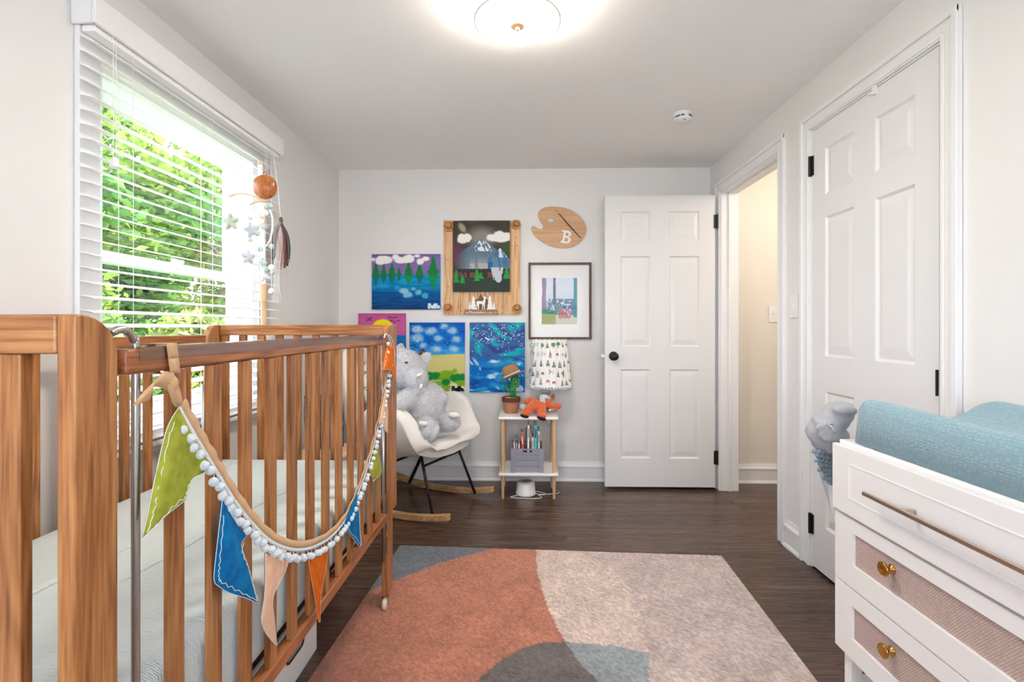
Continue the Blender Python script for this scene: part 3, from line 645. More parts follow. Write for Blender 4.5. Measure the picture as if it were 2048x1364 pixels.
MB().tube(rim+[rim[0]], 0.003, 6).build('hand_hole_rim', mat('bin_black', (20, 20, 20), 0.5), bn, smooth=True)

# ---------------------------------------------------------------- bunting along the front rail
XP = XF+0.010
bun = thing('bunting', 'tan ribbon bunting with pompoms and coloured cloth pennants hung on the crib', 'bunting', (XP, 1.2, 0.55))
path = [(358, 812), (385, 860), (412, 905), (440, 952), (470, 1000), (505, 1045), (545, 1082), (590, 1097), (630, 1090), (665, 1068), (695, 1030), (715, 985), (732, 940), (745, 895), (757, 845), (766, 800), (774, 750), (779, 705)]
cv = smoothcurve([AX(u, v, XP) for u, v in path], 10)
def nrm(c, i):
    d = (c[min(i+1, len(c)-1)]-c[max(i-1, 0)]).normalized(); n = Vector((1, 0, 0)).cross(d); return n if n.z > 0 or abs(n.z) < 0.2 and n.y > 0 else n
N = [nrm(cv, i) for i in range(len(cv))]     # pointing up-and-in (left of travel)
TAN = mat('ribbon_tan', (205, 163, 118), 0.8, bump=0.2, bscale=400, sheen=0.2); LACE = mat('lace_white', (232, 238, 240), 0.9, bump=0.6, bscale=700)
MB().strip([p+n*0.0085+Vector((0.0015*math.sin(i*0.9), 0, 0)) for i, (p, n) in enumerate(zip(cv, N))], N, 0.017).build('ribbon', TAN, bun, smooth=True, solid=0.001)
MB().strip([p-n*0.003+Vector((0.0015, 0, 0)) for p, n in zip(cv, N)], N, 0.007).build('pompom_braid', LACE, bun, smooth=True, solid=0.0012)
POM = mat('pompom_white', (222, 235, 240), 0.95, bump=0.9, bscale=300, sheen=0.5)
L = [0.0]
for a, e in zip(cv, cv[1:]): L.append(L[-1]+(e-a).length)
pm = None; k = 0; d = 0.022
rr = random.Random(5)
while d < L[-1]-0.03:
    i = next(j for j in range(len(L)) if L[j] >= d); p = cv[i]; n = N[i]
    hang = (-n*0.55+Vector((0, 0, -0.55))).normalized(); q = p-n*0.006+hang*(0.013 if k % 2 else 0.0165)+Vector((0.004+0.003*(k % 2), 0, 0))
    e = MB().ell(q, (0.0078*rr.uniform(0.9, 1.1), 0.0085*rr.uniform(0.9, 1.1), 0.0078), n=14, m=10); pe = e.build('pompom', POM, bun, smooth=True)
    MB().tube([p-n*0.005, q], 0.0006, 5).build('pompom_thread', LACE, pe)
    d += 0.0205; k += 1
for (u, v) in ((776, 688), (775, 705)):
    q = AX(u, v, XP+0.008); MB().ell(q, 0.0078, n=14, m=10).build('pompom', POM, bun, smooth=True)
CLOTH = {'green': mat('linen_green', (172, 178, 66), 0.9, col2=(150, 158, 50), nscale=60, bump=0.4, bscale=600, spec=0.2), 'blue': mat('linen_blue', (4, 124, 186), 0.9, col2=(2, 100, 164), nscale=50, bump=0.4, bscale=600, spec=0.2),
         'peach': mat('linen_peach', (240, 196, 164), 0.9, col2=(230, 186, 158), nscale=50, bump=0.4, bscale=600, spec=0.2), 'orange': mat('linen_orange', (224, 112, 28), 0.9, col2=(206, 96, 20), nscale=50, bump=0.4, bscale=600, spec=0.2)}
STITCH = mat('stitch_thread', (214, 222, 200), 0.9)
def pennant(kind, rows, stitch=True):
    """rows: list of rows of (u, v, dx) - cloth laid out row by row, dx = how far it billows towards the room"""
    P = [[AX(u, v, XP+0.002+dx) for u, v, dx in r] for r in rows]
    # refine rows then columns
    R2 = [smoothcurve(r, 4) for r in P]; cols = list(zip(*R2)); cols = [smoothcurve(c, 5) for c in cols]; G = [list(r) for r in zip(*cols)]
    o = MB().grid(G).build('pennant', CLOTH[kind], bun, smooth=True, solid=0.0012)
    edge = [r[0] for r in G]+G[-1][1:]+[r[-1] for r in reversed(G[:-1])]
    MB().tube([p+Vector((0.0008, 0, 0)) for p in edge], 0.0006, 5).build('hem_edge', LACE if kind != 'orange' else mat('hem_peach', (228, 180, 150), 0.9), o, smooth=True)
    if stitch:
        ctr = sum(edge, Vector())/len(edge); z = []
        for i, p in enumerate(edge[3:-3]): z.append(p+(ctr-p).normalized()*(0.0055+(0.0045 if i % 2 else 0))+Vector((0.0045, 0, 0)))
        MB().tube(z, 0.0007, 5).build('stitching', STITCH, o)
    return o
pennant('green', [[(356, 815, 0), (372, 845, 0.0), (392, 885, 0.0), (412, 920, 0.0)], [(332, 860, 0.004), (356, 890, 0.010), (385, 915, 0.002), (410, 943, 0.001)], [(308, 960, 0.006), (338, 965, 0.014), (364, 968, 0.004), (384, 958, 0.001)], [(294, 1030, 0.006), (324, 1015, 0.012), (350, 1005, 0.008), (371, 996, 0.003)], [(282, 1078, 0.006), (300, 1062, 0.008), (335, 1028, 0.008), (371, 1000, 0.004)]])
pennant('blue', [[(444, 998, 0), (462, 1030, 0.003), (478, 1055, 0.002), (494, 1070, 0.0)], [(438, 1050, 0.006), (462, 1075, 0.012), (478, 1095, 0.004), (482, 1090, 0.0)], [(430, 1120, 0.008), (460, 1125, 0.014), (486, 1130, 0.008), (494, 1128, 0.004)], [(427, 1155, 0.008), (460, 1160, 0.012), (490, 1165, 0.010), (502, 1160, 0.006)], [(430, 1168, 0.008), (456, 1185, 0.010), (490, 1196, 0.008), (514, 1206, 0.006)]])
pennant('peach', [[(530, 1106, 0), (545, 1112, 0.003), (562, 1118, 0.001), (578, 1120, 0.0)], [(530, 1150, 0.004), (540, 1155, 0.008), (553, 1160, 0.004), (566, 1152, 0.002)], [(528, 1195, 0.006), (533, 1198, 0.009), (540, 1202, 0.008), (545, 1195, 0.006)], [(522, 1240, 0.006), (532, 1245, 0.008), (542, 1248, 0.006), (548, 1240, 0.006)], [(532, 1268, 0.006), (540, 1278, 0.006), (547, 1286, 0.005), (553, 1291, 0.004)]], False)
pennant('orange', [[(616, 1120, 0), (632, 1116, 0.003), (645, 1108, 0.002), (658, 1096, 0.0)], [(622, 1160, 0.003), (632, 1158, 0.006), (641, 1152, 0.003), (650, 1142, 0.002)], [(630, 1200, 0.004), (634, 1200, 0.005), (638, 1198, 0.004), (641, 1196, 0.004)], [(637, 1244, 0.004), (638, 1244, 0.004), (639, 1244, 0.004), (640, 1243, 0.004)]], False)
pennant('blue', [[(688, 1046, 0), (696, 1030, 0.002), (704, 1010, 0.002), (714, 985, 0.0)], [(696, 1064, 0.003), (704, 1050, 0.005), (710, 1035, 0.003), (717, 1020, 0.002)], [(708, 1080, 0.004), (712, 1072, 0.004), (716, 1064, 0.003), (719, 1056, 0.003)], [(719, 1094, 0.004), (720, 1093, 0.004), (720.5, 1092, 0.004), (721, 1090, 0.004)]])
pennant('green', [[(738, 935, 0), (744, 918, 0.002), (750, 900, 0.003), (754, 884, 0.0)], [(741, 948, 0.003), (748, 938, 0.006), (755, 924, 0.005), (758, 912, 0.002)], [(746, 958, 0.004), (752, 952, 0.006), (759, 945, 0.006), (763, 940, 0.004)], [(746, 963, 0.004), (752, 957, 0.005), (759, 950, 0.005), (763, 943, 0.004)]], False)
pennant('peach', [[(763, 815, 0), (766, 802, 0.002), (769, 788, 0.003), (771, 775, 0.0)], [(759, 838, 0.004), (764, 836, 0.007), (770, 830, 0.006), (775, 822, 0.003)], [(758, 848, 0.005), (764, 848, 0.007), (770, 846, 0.007), (775, 844, 0.004)], [(768, 856, 0.005), (770, 860, 0.006), (772, 864, 0.006), (775, 866, 0.004)]], False)
pennant('orange', [[(774, 692, 0.002), (778, 690, 0.006), (784, 692, 0.006), (788, 696, 0.004)], [(768, 722, 0.006), (776, 724, 0.014), (784, 724, 0.012), (788, 720, 0.006)], [(764, 738, 0.008), (774, 738, 0.016), (784, 742, 0.014), (791, 742, 0.008)], [(764, 740, 0.008), (775, 740, 0.014), (786, 750, 0.012), (793, 768, 0.008)]])
# ties: loop over the rail, knot and loose tail near the viewer; loop at the far end
yk = AX(342, 700, XF).y
lp = []
for t in np.linspace(0, 1, 25):
    a = 2*PI*t; lp.append(Vector((XF-0.012+0.0185*max(-0.86, min(0.86, 1.3*math.cos(a))), yk-0.006*math.sin(a), 1.076+0.0255*max(-0.9, min(0.9, 1.3*math.sin(a))))))
MB().strip(lp, [Vector((0, 1, 0))]*25, 0.021).build('tie_loop', TAN, bun, smooth=True, solid=0.0015)
kn = AX(343, 768, XP+0.004); 
MB().strip([AX(338, 745, XP), AX(344, 768, XP+0.01), AX(352, 790, XP+0.008), AX(358, 815, XP)], [Vector((0, 1, 0.2))]*4, 0.020).build('tie', TAN, bun, smooth=True, solid=0.002, subd=1)
MB().ell(kn, (0.008, 0.011, 0.012), n=16, m=10).build('knot', TAN, bun, smooth=True)
tl = smoothcurve([AX(342, 766, XP+0.008), AX(322, 758, XP+0.010), AX(302, 770, XP+0.006), AX(290, 790, XP+0.008), AX(283, 806, XP+0.004)], 6)
MB().strip(tl, [Vector((0.15, 0.25+0.75*i/(len(tl)-1), 0.95-0.8*i/(len(tl)-1))).normalized() for i in range(len(tl))], 0.024).build('tie_tail', TAN, bun, smooth=True, solid=0.0015)
tl = smoothcurve([AX(785, 700, XP), AX(780, 680, XP+0.004), AX(772, 668, XP+0.002), AX(768, 676, XP+0.004)], 6)
MB().tube(tl, 0.0022, 8).build('tie_cord', LACE, bun, smooth=True)
MB().tube(smoothcurve([AX(770, 668, XP), AX(780, 672, XP+0.008), AX(787, 688, XP+0.006), AX(790, 712, XP+0.004)], 6), 0.0016, 8).build('tie_cord', LACE, bun, smooth=True)
# beige cloth end showing under the last pennant
MB().strip([AX(781, 745, XP+0.001), AX(781, 768, XP+0.003), AX(780, 790, XP+0.001)], [Vector((0, 1, 0))]*3, 0.04).build('tie_tail', mat('tie_beige', (196, 178, 156), 0.85), bun, smooth=True, solid=0.001)

# ---------------------------------------------------------------- baby mobile on the crib end
BEECH = wood('beech', (196, 158, 118), (214, 176, 136), (226, 192, 154), 'z', rough=0.45, rnd=0.03)
WHITEP = mat('white_plastic', (245, 245, 245), 0.35)
ym = 2.085; pb = AY(530, 760, ym); pt = AY(521, 324, ym)
mob = thing('baby_mobile', 'baby mobile of felt stars and balls on a wooden arm', 'baby mobile', (pb.x, ym, 0.9))
def pole(a, e, r, m, n): MB().tube([pb.lerp(pt, a), pb.lerp(pt, e)], r, 16).build(n, m, mob, smooth=False)
pole(0.0, 0.36, 0.0115, BEECH, 'arm_section'); pole(0.36, 0.44, 0.0145, BEECH, 'arm_joint'); pole(0.44, 0.70, 0.0105, WHITEP, 'arm_section'); pole(0.70, 0.76, 0.0135, BEECH, 'arm_joint'); pole(0.76, 0.985, 0.0095, WHITEP, 'arm_section'); pole(0.985, 1.0, 0.0105, BEECH, 'arm_tip')
MB().box(pb.x-0.02, pb.x+0.02, ym-0.018, ym+0.018, 0.98, 1.09).build('clamp', WHITEP, mob, bevel=0.004)
tip = pb.lerp(pt, 0.98); yb = 2.03
ball = AY(529.5, 374, yb); BALLW = wood('cherry_ball', (138, 74, 32), (172, 100, 48), (194, 122, 66), 'z', 0.8, rough=0.3, rnd=0.0)
R0 = 25*yb/FPX
MB().ell(ball, (R0, R0*0.62, R0), n=32, m=20).build('wooden_ball', BALLW, mob, smooth=True)
MB().tube([tip, AY(527, 345, yb), AY(527.5, 352, yb)], 0.0012, 6).build('hook', CHROME, mob)
ring = [ball+Vector((0.008*math.cos(a), 0, R0+0.004+0.008*math.sin(a))) for a in np.linspace(0, 2*PI, 17)]; MB().tube(ring, 0.0022, 6).build('hanging_ring', BALLW, mob, smooth=True)
for du, dv in ((-7, 21), (12, 18)): MB().ell(AY(529.5+du, 374+dv, yb-R0*0.5), 0.0022, n=8, m=6).build('peg_hole', mat('hole_dark', (50, 30, 20), 0.8), mob, smooth=True)
PALEW = wood('pale_beech', (214, 186, 150), (228, 204, 170), (236, 214, 184), 'x', rough=0.5, rnd=0.02)
def arc(pts, r, n='cross_arm'): MB().tube(smoothcurve([AY(u, v, y) for u, v, y in pts], 8), r, 8).build(n, PALEW, mob, smooth=True)
arc([(457, 393, 1.90), (480, 387, 1.93), (505, 391, 1.97), (528, 402, 2.02)], 0.0035)
arc([(501, 408, 1.86), (515, 402, 1.90), (532, 402, 2.0)], 0.0055)
MB().tube(smoothcurve([AY(530, 406, 2.02), AY(543, 428, 2.02), AY(545, 455, 2.02), AY(540, 480, 2.02), AY(532, 493, 2.02)], 8), 0.0035, 8).build('cross_arm', mat('arm_white', (240, 238, 232), 0.5), mob, smooth=True)
FELT = {'w': mat('felt_white', (242, 242, 238), 0.95, bump=0.4, bscale=400), 's': mat('felt_sage', (190, 200, 176), 0.95, bump=0.4, bscale=400), 'g': mat('felt_grey', (196, 200, 208), 0.95, bump=0.4, bscale=400), 'm': mat('felt_mint', (182, 202, 194), 0.95, bump=0.4, bscale=400)}
def fball(u, v, r, k, y=1.98): MB().ell(AY(u, v, y), r*y/FPX, n=16, m=10).build('felt_ball', FELT[k], mob, smooth=True)
def fstar(u, v, r, k, y, tilt=0.0, turn=0.0):
    c = AY(u, v, y); R = r*y/FPX; m = MB(); P = []; n = 60
    for i, (f, d) in enumerate(((0.0, 0.34), (0.35, 0.32), (0.7, 0.24), (0.92, 0.12), (1.0, 0.0), (0.92, -0.12), (0.7, -0.24), (0.35, -0.32), (0.0, -0.34))):
        row = []
        for k2 in range(n):
            a = 2*PI*k2/n; rad = R*f*(0.78+0.22*math.cos(5*(a-PI/2)+0)); x = rad*math.cos(a+tilt); z = rad*math.sin(a+tilt); yy = d*R*0.95
            row.append(c+Vector((x*math.cos(turn)-yy*math.sin(turn), x*math.sin(turn)+yy*math.cos(turn), z)))
        P.append(row)
    m.grid(P, True).build('felt_star', FELT[k], mob, smooth=True)
fstar(461, 444, 18, 's', 1.90, 0.1, 0.1); fstar(504, 460, 17, 'g', 1.94, 0.25, 0.3); fstar(496, 514, 16, 'g', 1.96, 0.0, 1.1); fstar(528, 548, 17, 'w', 1.99, 0.3, 0.2)
for u, v, r, k in ((499, 437, 4.5, 'm'), (500, 480, 5, 's'), (500, 517, 7, 'w'), (538, 412, 7, 'm'), (529, 426, 8, 'w'), (523, 443, 5, 'w'), (529, 454, 6, 'm'), (518, 463, 5, 'w'), (520, 498, 5.5, 'm'), (525, 514, 5.5, 'w'), (527, 526, 7, 'm'), (543, 493, 5.5, 'm'), (543, 535, 6.5, 'w'), (544, 545, 5, 'm'), (543, 582, 6, 'w'), (533, 540, 6, 'm')): fball(u, v, r, k)
for u, v0, v1 in ((461, 395, 430), (500, 402, 510), (522, 405, 520), (528, 405, 545), (543, 465, 580)): MB().tube([AY(u, v0, 1.96), AY(u, v1, 1.96)], 0.0008, 5).build('string', WHITEP, mob)

# ribbon tassel hung on the blind cord
tc0 = AX(562, 440, -1.288)
ts = thing('ribbon_tassel', 'pink, brown and grey ribbon tassel hung on the blind cord', 'tassel', (tc0.x, tc0.y, tc0.z-0.35))
MB().tube([AX(546, 300, -1.288), AX(556, 380, -1.288), tc0], 0.0018, 6).build('hanging_cord', CORD, ts)
rg = [tc0+Vector((0.0, 0.012*math.cos(a), 0.012*math.sin(a))) for a in np.linspace(0, 2*PI, 17)]; MB().tube(rg, 0.004, 8).build('twig_ring', mat('twig', (110, 72, 52), 0.7), ts, smooth=True)
RB = [mat('rib_pink', (226, 176, 182), 0.7), mat('rib_plum', (120, 78, 76), 0.7), mat('rib_slate', (84, 94, 108), 0.7), mat('rib_cream', (226, 214, 204), 0.7), mat('rib_sage', (150, 166, 160), 0.7), mat('rib_tan', (206, 168, 136), 0.7)]
for i, (u1, v1, mi) in enumerate(((545, 520, 2), (549, 515, 4), (553, 528, 3), (557, 522, 0), (562, 530, 0), (567, 528, 0), (563, 538, 5), (570, 536, 1), (575, 532, 1), (578, 525, 4), (580, 518, 2), (572, 520, 1), (549, 505, 2))):
    x = -1.288+0.010*math.sin(i*2.1)+0.004; pts = smoothcurve([AX(562, 444, x), AX((562+u1)/2+(4 if u1 > 562 else -6), (444+v1)/2-15, x), AX(u1, v1-25, x), AX(u1-1, v1, x)], 6)
    MB().strip(pts, [Vector((0.3*math.sin(i), 1, 0))]*len(pts), 0.017).build('ribbon', RB[mi], ts, smooth=True, solid=0.0008)
for i in range(5):
    u = 549+2.6*i; MB().tube(smoothcurve([AX(560, 450, -1.278), AX(u, 520, -1.278), AX(u-1, 570, -1.278), AX(u+1.5*i-3, 604, -1.278)], 6), 0.0012, 5).build('leather_cord', mat('cord_white', (236, 236, 236), 0.6), ts)
for i in range(7): MB().ell(AX(556+1.8*i, 480+7*i, -1.276), 0.0035, n=8, m=6).build('bead', RB[0], ts, smooth=True)

# ---------------------------------------------------------------- trees outside
dv_ = struct('ground_bounce', MB().box(-12, 14, -22, -1.6, -0.9, -0.58), mat('concrete', (212, 208, 200), 0.9, col2=(198, 194, 186), nscale=2)); tag(dv_, 'pale concrete ground added behind the house to bounce light')  # unseen pale ground, added to bounce light up to the ceiling
gr = struct('ground', MB().box(-40, 20, -1.6, 45, -0.9, -0.6), mat('lawn', (92, 120, 58), 0.95, col2=(120, 140, 70), nscale=1.2)); tag(gr, 'green lawn outside the window')
LEAF = bpy.data.materials.new('leaf'); LEAF.use_nodes = True; t = LEAF.node_tree; t.nodes.clear()
an = t.nodes.new('ShaderNodeAttribute'); an.attribute_name = 'pigment'; df = t.nodes.new('ShaderNodeBsdfDiffuse'); tl_ = t.nodes.new('ShaderNodeBsdfTranslucent'); mx = t.nodes.new('ShaderNodeMixShader'); mx.inputs[0].default_value = 0.4; ou = t.nodes.new('ShaderNodeOutputMaterial')
for n_ in (df, tl_): t.links.new(an.outputs['Color'], n_.inputs['Color'])
t.links.new(df.outputs[0], mx.inputs[1]); t.links.new(tl_.outputs[0], mx.inputs[2]); t.links.new(mx.outputs[0], ou.inputs[0])
BARK = mat('bark', (120, 100, 84), 0.9, col2=(90, 72, 60), nscale=6, stretch=(6, 6, 1), bump=0.8, bscale=20)
def tree(loc, R, hz, zc, n, seed, label, hue):
    rs = np.random.RandomState(seed); root = thing('tree', label, 'tree', loc, 'trees outside the window')
    base = Vector(loc); top = zc+hz*0.6
    MB().tube(smoothcurve([base, base+Vector((0.1, 0.1, (zc-loc[2])*0.6)), base+Vector((-0.1, 0.15, zc-loc[2])), base+Vector((0.1, 0, top-loc[2]))], 4), [0.2, 0.19, 0.18, 0.17, 0.16, 0.14, 0.12, 0.11, 0.09, 0.07, 0.05, 0.04, 0.03], 8).build('trunk', BARK, root, smooth=True)
    nc = 60; cc = []
    while len(cc) < nc:
        p = rs.uniform(-1, 1, 3)
        if 0.25 < np.dot(p, p) < 1: cc.append(p*np.array((R, R, hz))+np.array((loc[0], loc[1], zc)))
    for c in cc[:14]:
        MB().tube(smoothcurve([base+Vector((0, 0, (zc-loc[2])*rs.uniform(0.5, 1))), Vector((loc[0], loc[1], zc)).lerp(Vector(c), 0.5)+Vector((0, 0, -0.2)), Vector(c)], 4), [0.07, 0.06, 0.05, 0.05, 0.04, 0.03, 0.02, 0.015, 0.01], 6).build('branch', BARK, root, smooth=True)
    idx = rs.randint(0, nc, n); C = np.array(cc)[idx]; d = rs.normal(size=(n, 3)); d /= np.linalg.norm(d, axis=1)[:, None]; P = C+d*(rs.rand(n)**0.4*0.62)[:, None]*np.array((1, 1, 0.75))
    a = rs.normal(size=(n, 3)); a[:, 2] *= 0.5; a /= np.linalg.norm(a, axis=1)[:, None]; b2 = np.cross(a, rs.normal(size=(n, 3))); b2 /= np.linalg.norm(b2, axis=1)[:, None]
    L_ = rs.uniform(0.07, 0.13, n)[:, None]; A = P-a*L_; B = P+b2*L_*0.55; Cc = P+a*L_; Dd = P-b2*L_*0.55
    V = np.stack([A, B, Cc, Dd], 1).reshape(-1, 3)-np.array(loc); me = bpy.data.meshes.new('foliage'); me.vertices.add(len(V)); me.vertices.foreach_set('co', V.ravel())
    me.loops.add(n*4); me.loops.foreach_set('vertex_index', np.arange(n*4)); me.polygons.add(n); me.polygons.foreach_set('loop_start', np.arange(n)*4); me.update(); me.validate()
    pal = np.array(hue, float); cl_ = rs.randint(0, len(pal), nc)[idx]; mixc = pal[cl_]*0.65+pal[rs.randint(0, len(pal), n)]*0.35; mixc *= rs.uniform(0.8, 1.15, n)[:, None]
    set_colors(me, np.repeat(mixc, 4, 0)); me.materials.append(LEAF); o = bpy.data.objects.new('foliage', me); link(o, root); o['kind'] = 'stuff'
G1 = [(128, 156, 70), (100, 136, 62), (78, 118, 60), (150, 170, 86)]; G2 = [(100, 136, 70), (74, 112, 62), (128, 156, 84)]; G3 = [(146, 162, 84), (118, 138, 68), (168, 166, 104)]
tree((-7.8, 8.4, -0.6), 2.2, 2.9, 3.0, 12000, 1, 'broad leafy green maple tree outside the window', G1)
tree((-7.9, 14.0, -0.6), 2.2, 3.3, 3.4, 12000, 2, 'yellow-green tree with pale leaf clumps outside the window', G3)
tree((-13.6, 15.0, -0.6), 2.2, 4.2, 4.4, 12000, 3, 'dense dark green tree rising behind the maple', G2)
tree((-14.0, 21.0, -0.6), 2.3, 4.4, 4.8, 12000, 4, 'big green tree standing behind the yellow-green tree', G1)
tree((-19.6, 24.5, -0.6), 2.4, 5.6, 6.0, 12000, 5, 'tallest tree with high crown behind all the others', G3)
def shrub(loc, r, n, seed, label, hue):
    rs = np.random.RandomState(seed); root = thing('shrub', label, 'shrub', loc, 'shrubs outside the window')
    d = rs.normal(size=(n, 3)); d /= np.linalg.norm(d, axis=1)[:, None]; P = d*(rs.rand(n)**0.33)[:, None]*np.array((r, r*1.2, 1.0))+np.array((0, 0, 0.95))
    a = rs.normal(size=(n, 3)); a /= np.linalg.norm(a, axis=1)[:, None]; b2 = np.cross(a, rs.normal(size=(n, 3))); b2 /= np.linalg.norm(b2, axis=1)[:, None]; L_ = rs.uniform(0.05, 0.10, n)[:, None]
    V = np.stack([P-a*L_, P+b2*L_*0.5, P+a*L_, P-b2*L_*0.5], 1).reshape(-1, 3); me = bpy.data.meshes.new('foliage'); me.from_pydata(V.tolist(), [], np.arange(n*4).reshape(-1, 4).tolist())
    pal = np.array(hue, float); set_colors(me, np.repeat(pal[rs.randint(0, len(pal), n)]*rs.uniform(0.8, 1.15, n)[:, None], 4, 0)); me.materials.append(LEAF); o = bpy.data.objects.new('foliage', me); link(o, root); o['kind'] = 'stuff'
    MB().tube([Vector(loc), Vector(loc)+Vector((0, 0, 1.2))], [0.06, 0.02], 6).build('stem', BARK, root)
for (x, y, r_, lab, hu) in ((-4.1, 4.3, 0.62, 'low rounded shrub just outside the window', G2), (-4.2, 6.2, 0.62, 'yellow-green shrub in front of the maple', G3), (-4.3, 8.2, 0.62, 'green shrub beyond the yellow-green shrub outside', G1)): shrub((x, y, -0.6), r_, 4500, int(y*10), lab, hu)
# ---------------------------------------------------------------- pictures on the end wall
def ellm(S, T, cx, cy, rx, ry, asp=1.0, jag=0.0, seed=0, soft=0.02):
    d = np.sqrt(((S-cx)/rx)**2+((T-cy)/ry)**2); d = d+jag*(fbm(S*26, T*26, seed)-0.5)
    return np.clip((1-d)/max(soft/min(rx, ry), 1e-3)+0.5, 0, 1)
def stroke(S, T, pts, w, asp=1.0):
    m = np.full(S.shape, 9.0)
    for (a, b2), (c, d) in zip(pts[:-1], pts[1:]):
        dx, dy = c-a, (d-b2)*asp; l2 = dx*dx+dy*dy+1e-9; t = np.clip(((S-a)*dx+(T-b2)*asp*dy)/l2, 0, 1); m = np.minimum(m, np.hypot(S-a-t*dx, (T-b2)*asp-t*dy))
    return np.clip((w-m)/(w*0.4)+0.5, 0, 1)
SIG = [[(0.05, 0.05), (0.0, 1.0)], [(0.05, 0.05), (0.4, 0.0), (0.55, 0.2), (0.35, 0.45), (0.08, 0.5)], [(0.08, 0.5), (0.5, 0.5), (0.6, 0.75), (0.4, 0.98), (0.0, 1.0)], [(0.8, 0.75), (1.1, 0.7), (1.1, 0.5), (0.85, 0.5), (0.78, 0.8), (0.95, 1.0), (1.2, 0.9)],
       [(1.3, 1.0), (1.35, 0.4), (1.65, 0.0), (1.7, 0.1), (1.4, 0.7), (1.45, 1.0)], [(1.7, 1.0), (1.8, 0.4), (2.1, 0.0), (2.15, 0.15), (1.85, 0.7), (1.95, 1.0)], [(2.7, 0.5), (2.4, 0.5), (2.25, 0.8), (2.45, 1.0), (2.7, 0.8), (2.72, 0.5), (2.75, 0.95), (2.95, 0.95)]]
def sign(img, S, T, x, y, w, h, th, col, asp):
    for st in SIG: img = over(img, stroke(S, T, [(x+a/3*w, y+b2*h) for a, b2 in st], th, asp), col)
    return img
PAINT = mat('acrylic_paint', (128, 128, 128), 0.6, attr='pigment', bump=0.2, bscale=160, spec=0.15)
def canvas(name, label, x0, z1, x1, z0, fn, depth=0.018, res=420, yb=YB, cat='painting'):
    w, h = x1-x0, z1-z0; n, m = max(12, int(w*res)), max(12, int(h*res)); S, T = np.meshgrid(np.linspace(0, 1, n), np.linspace(0, 1, m))
    img = fn(S, T, h/w); mb = MB(); yf = yb-depth
    mb.grid([[(x0+w*S[i, j], yf, z1-h*T[i, j]) for j in range(n)] for i in range(m)]); nv = len(mb.v)
    cn = [(x0, z1), (x1, z1), (x1, z0), (x0, z0)]; ed = [0, n-1, m*n-1, (m-1)*n]; extra = []
    mb.v += [(x, yb, z) for x, z in cn]; cols = list(img.reshape(-1, 3))
    top = list(range(n)); rt = [i*n+n-1 for i in range(m)]; bt = list(range(m*n-1, (m-1)*n-1, -1)); lf = [i*n for i in range(m-1, -1, -1)]
    for side, (a, b2) in zip((top, rt, bt, lf), ((0, 1), (1, 2), (2, 3), (3, 0))): mb.f.append(tuple(side)+(nv+b2, nv+a))
    for e in ed: cols.append(img.reshape(-1, 3)[e])
    o = mb.build(name, PAINT); set_colors(o.data, np.array(cols)); tag(o, label, cat); return o

def lake(S, T, asp):
    n = fbm(S*7, T*40, 3); img = np.zeros(S.shape+(3,))+np.array((124, 100, 160)); img = over(img, n*0.6, (156, 130, 188)); img = over(img, np.clip(0.1-T, 0, 1)*6, (104, 72, 120))
    img = over(img, np.clip((S-0.86)*5, 0, 0.6), (106, 116, 176))
    w = T > 0.372+0.006*(vnoise(S*20, S*0, 2)-0.5); c = np.stack([np.interp(T, [0.37, 0.5, 0.6, 0.7, 1], a) for a in ([0, 10, 0, 0, 12], [140, 138, 120, 88, 62], [186, 192, 176, 152, 120])], -1); c = c+(fbm(S*6, T*45, 8)-0.5)[..., None]*np.array((30, 50, 40)); img = np.where(w[..., None], c, img)
    img = over(img, w*np.clip(fbm(S*5, T*26, 12)-0.5, 0, 1)*1.6*(T < 0.65)*(S > 0.4), (10, 178, 186))
    for cx, tp, hw in ((0.06, 0.16, 0.055), (0.175, 0.17, 0.045), (0.295, 0.17, 0.05), (0.40, 0.245, 0.033), (0.54, 0.15, 0.06), (0.70, 0.20, 0.06), (0.90, 0.045, 0.078)):
        jag = 0.75+0.6*vnoise(S*0+cx*50, T*48, int(cx*100)); f = np.clip((T-tp)/(0.38-tp), 0, 1); img = over(img, (np.abs(S-cx) < hw*(0.15+0.85*f**0.9)*jag)*(T > tp)*(T < 0.385), (28, 122, 62))
        g = np.clip((0.38+(0.38-tp)*0.78-T)/((0.38-tp)*0.78), 0, 1); img = over(img, 0.85*(np.abs(S-cx) < hw*(0.1+0.95*g)*jag)*(T >= 0.38)*(g > 0), (14, 140, 66) if cx in (0.54, 0.90) else (14, 112, 84))
    for cx, cy, rx, ry in ((0.02, 0.095, 0.03, 0.03), (0.18, 0.10, 0.135, 0.075), (0.12, 0.14, 0.06, 0.055), (0.35, 0.05, 0.05, 0.05), (0.42, 0.11, 0.095, 0.06), (0.54, 0.08, 0.085, 0.07), (0.50, 0.13, 0.09, 0.03), (0.665, 0.035, 0.045, 0.028), (0.71, 0.135, 0.055, 0.055), (0.79, 0.085, 0.055, 0.04)): img = over(img, ellm(S, T, cx, cy, rx, ry, jag=0.35, seed=int(cx*90)), (240, 240, 236))
    for cx, cy, rx, ry, col in ((0.47, 0.665, 0.07, 0.05, (160, 204, 226)), (0.53, 0.735, 0.07, 0.055, (150, 196, 220)), (0.61, 0.63, 0.038, 0.028, (110, 196, 212)), (0.685, 0.69, 0.048, 0.045, (104, 196, 216)), (0.78, 0.755, 0.048, 0.048, (66, 184, 208)), (0.37, 0.605, 0.04, 0.035, (34, 160, 204)), (0.03, 0.60, 0.03, 0.03, (30, 150, 200)), (0.17, 0.58, 0.09, 0.035, (24, 156, 206))): img = over(img, ellm(S, T, cx, cy, rx, ry, jag=0.5, seed=int(cx*77), soft=0.03)*0.9, col)
    return sign(img, S, T, 0.83, 0.90, 0.17, 0.075, 0.010, (214, 230, 240), asp)
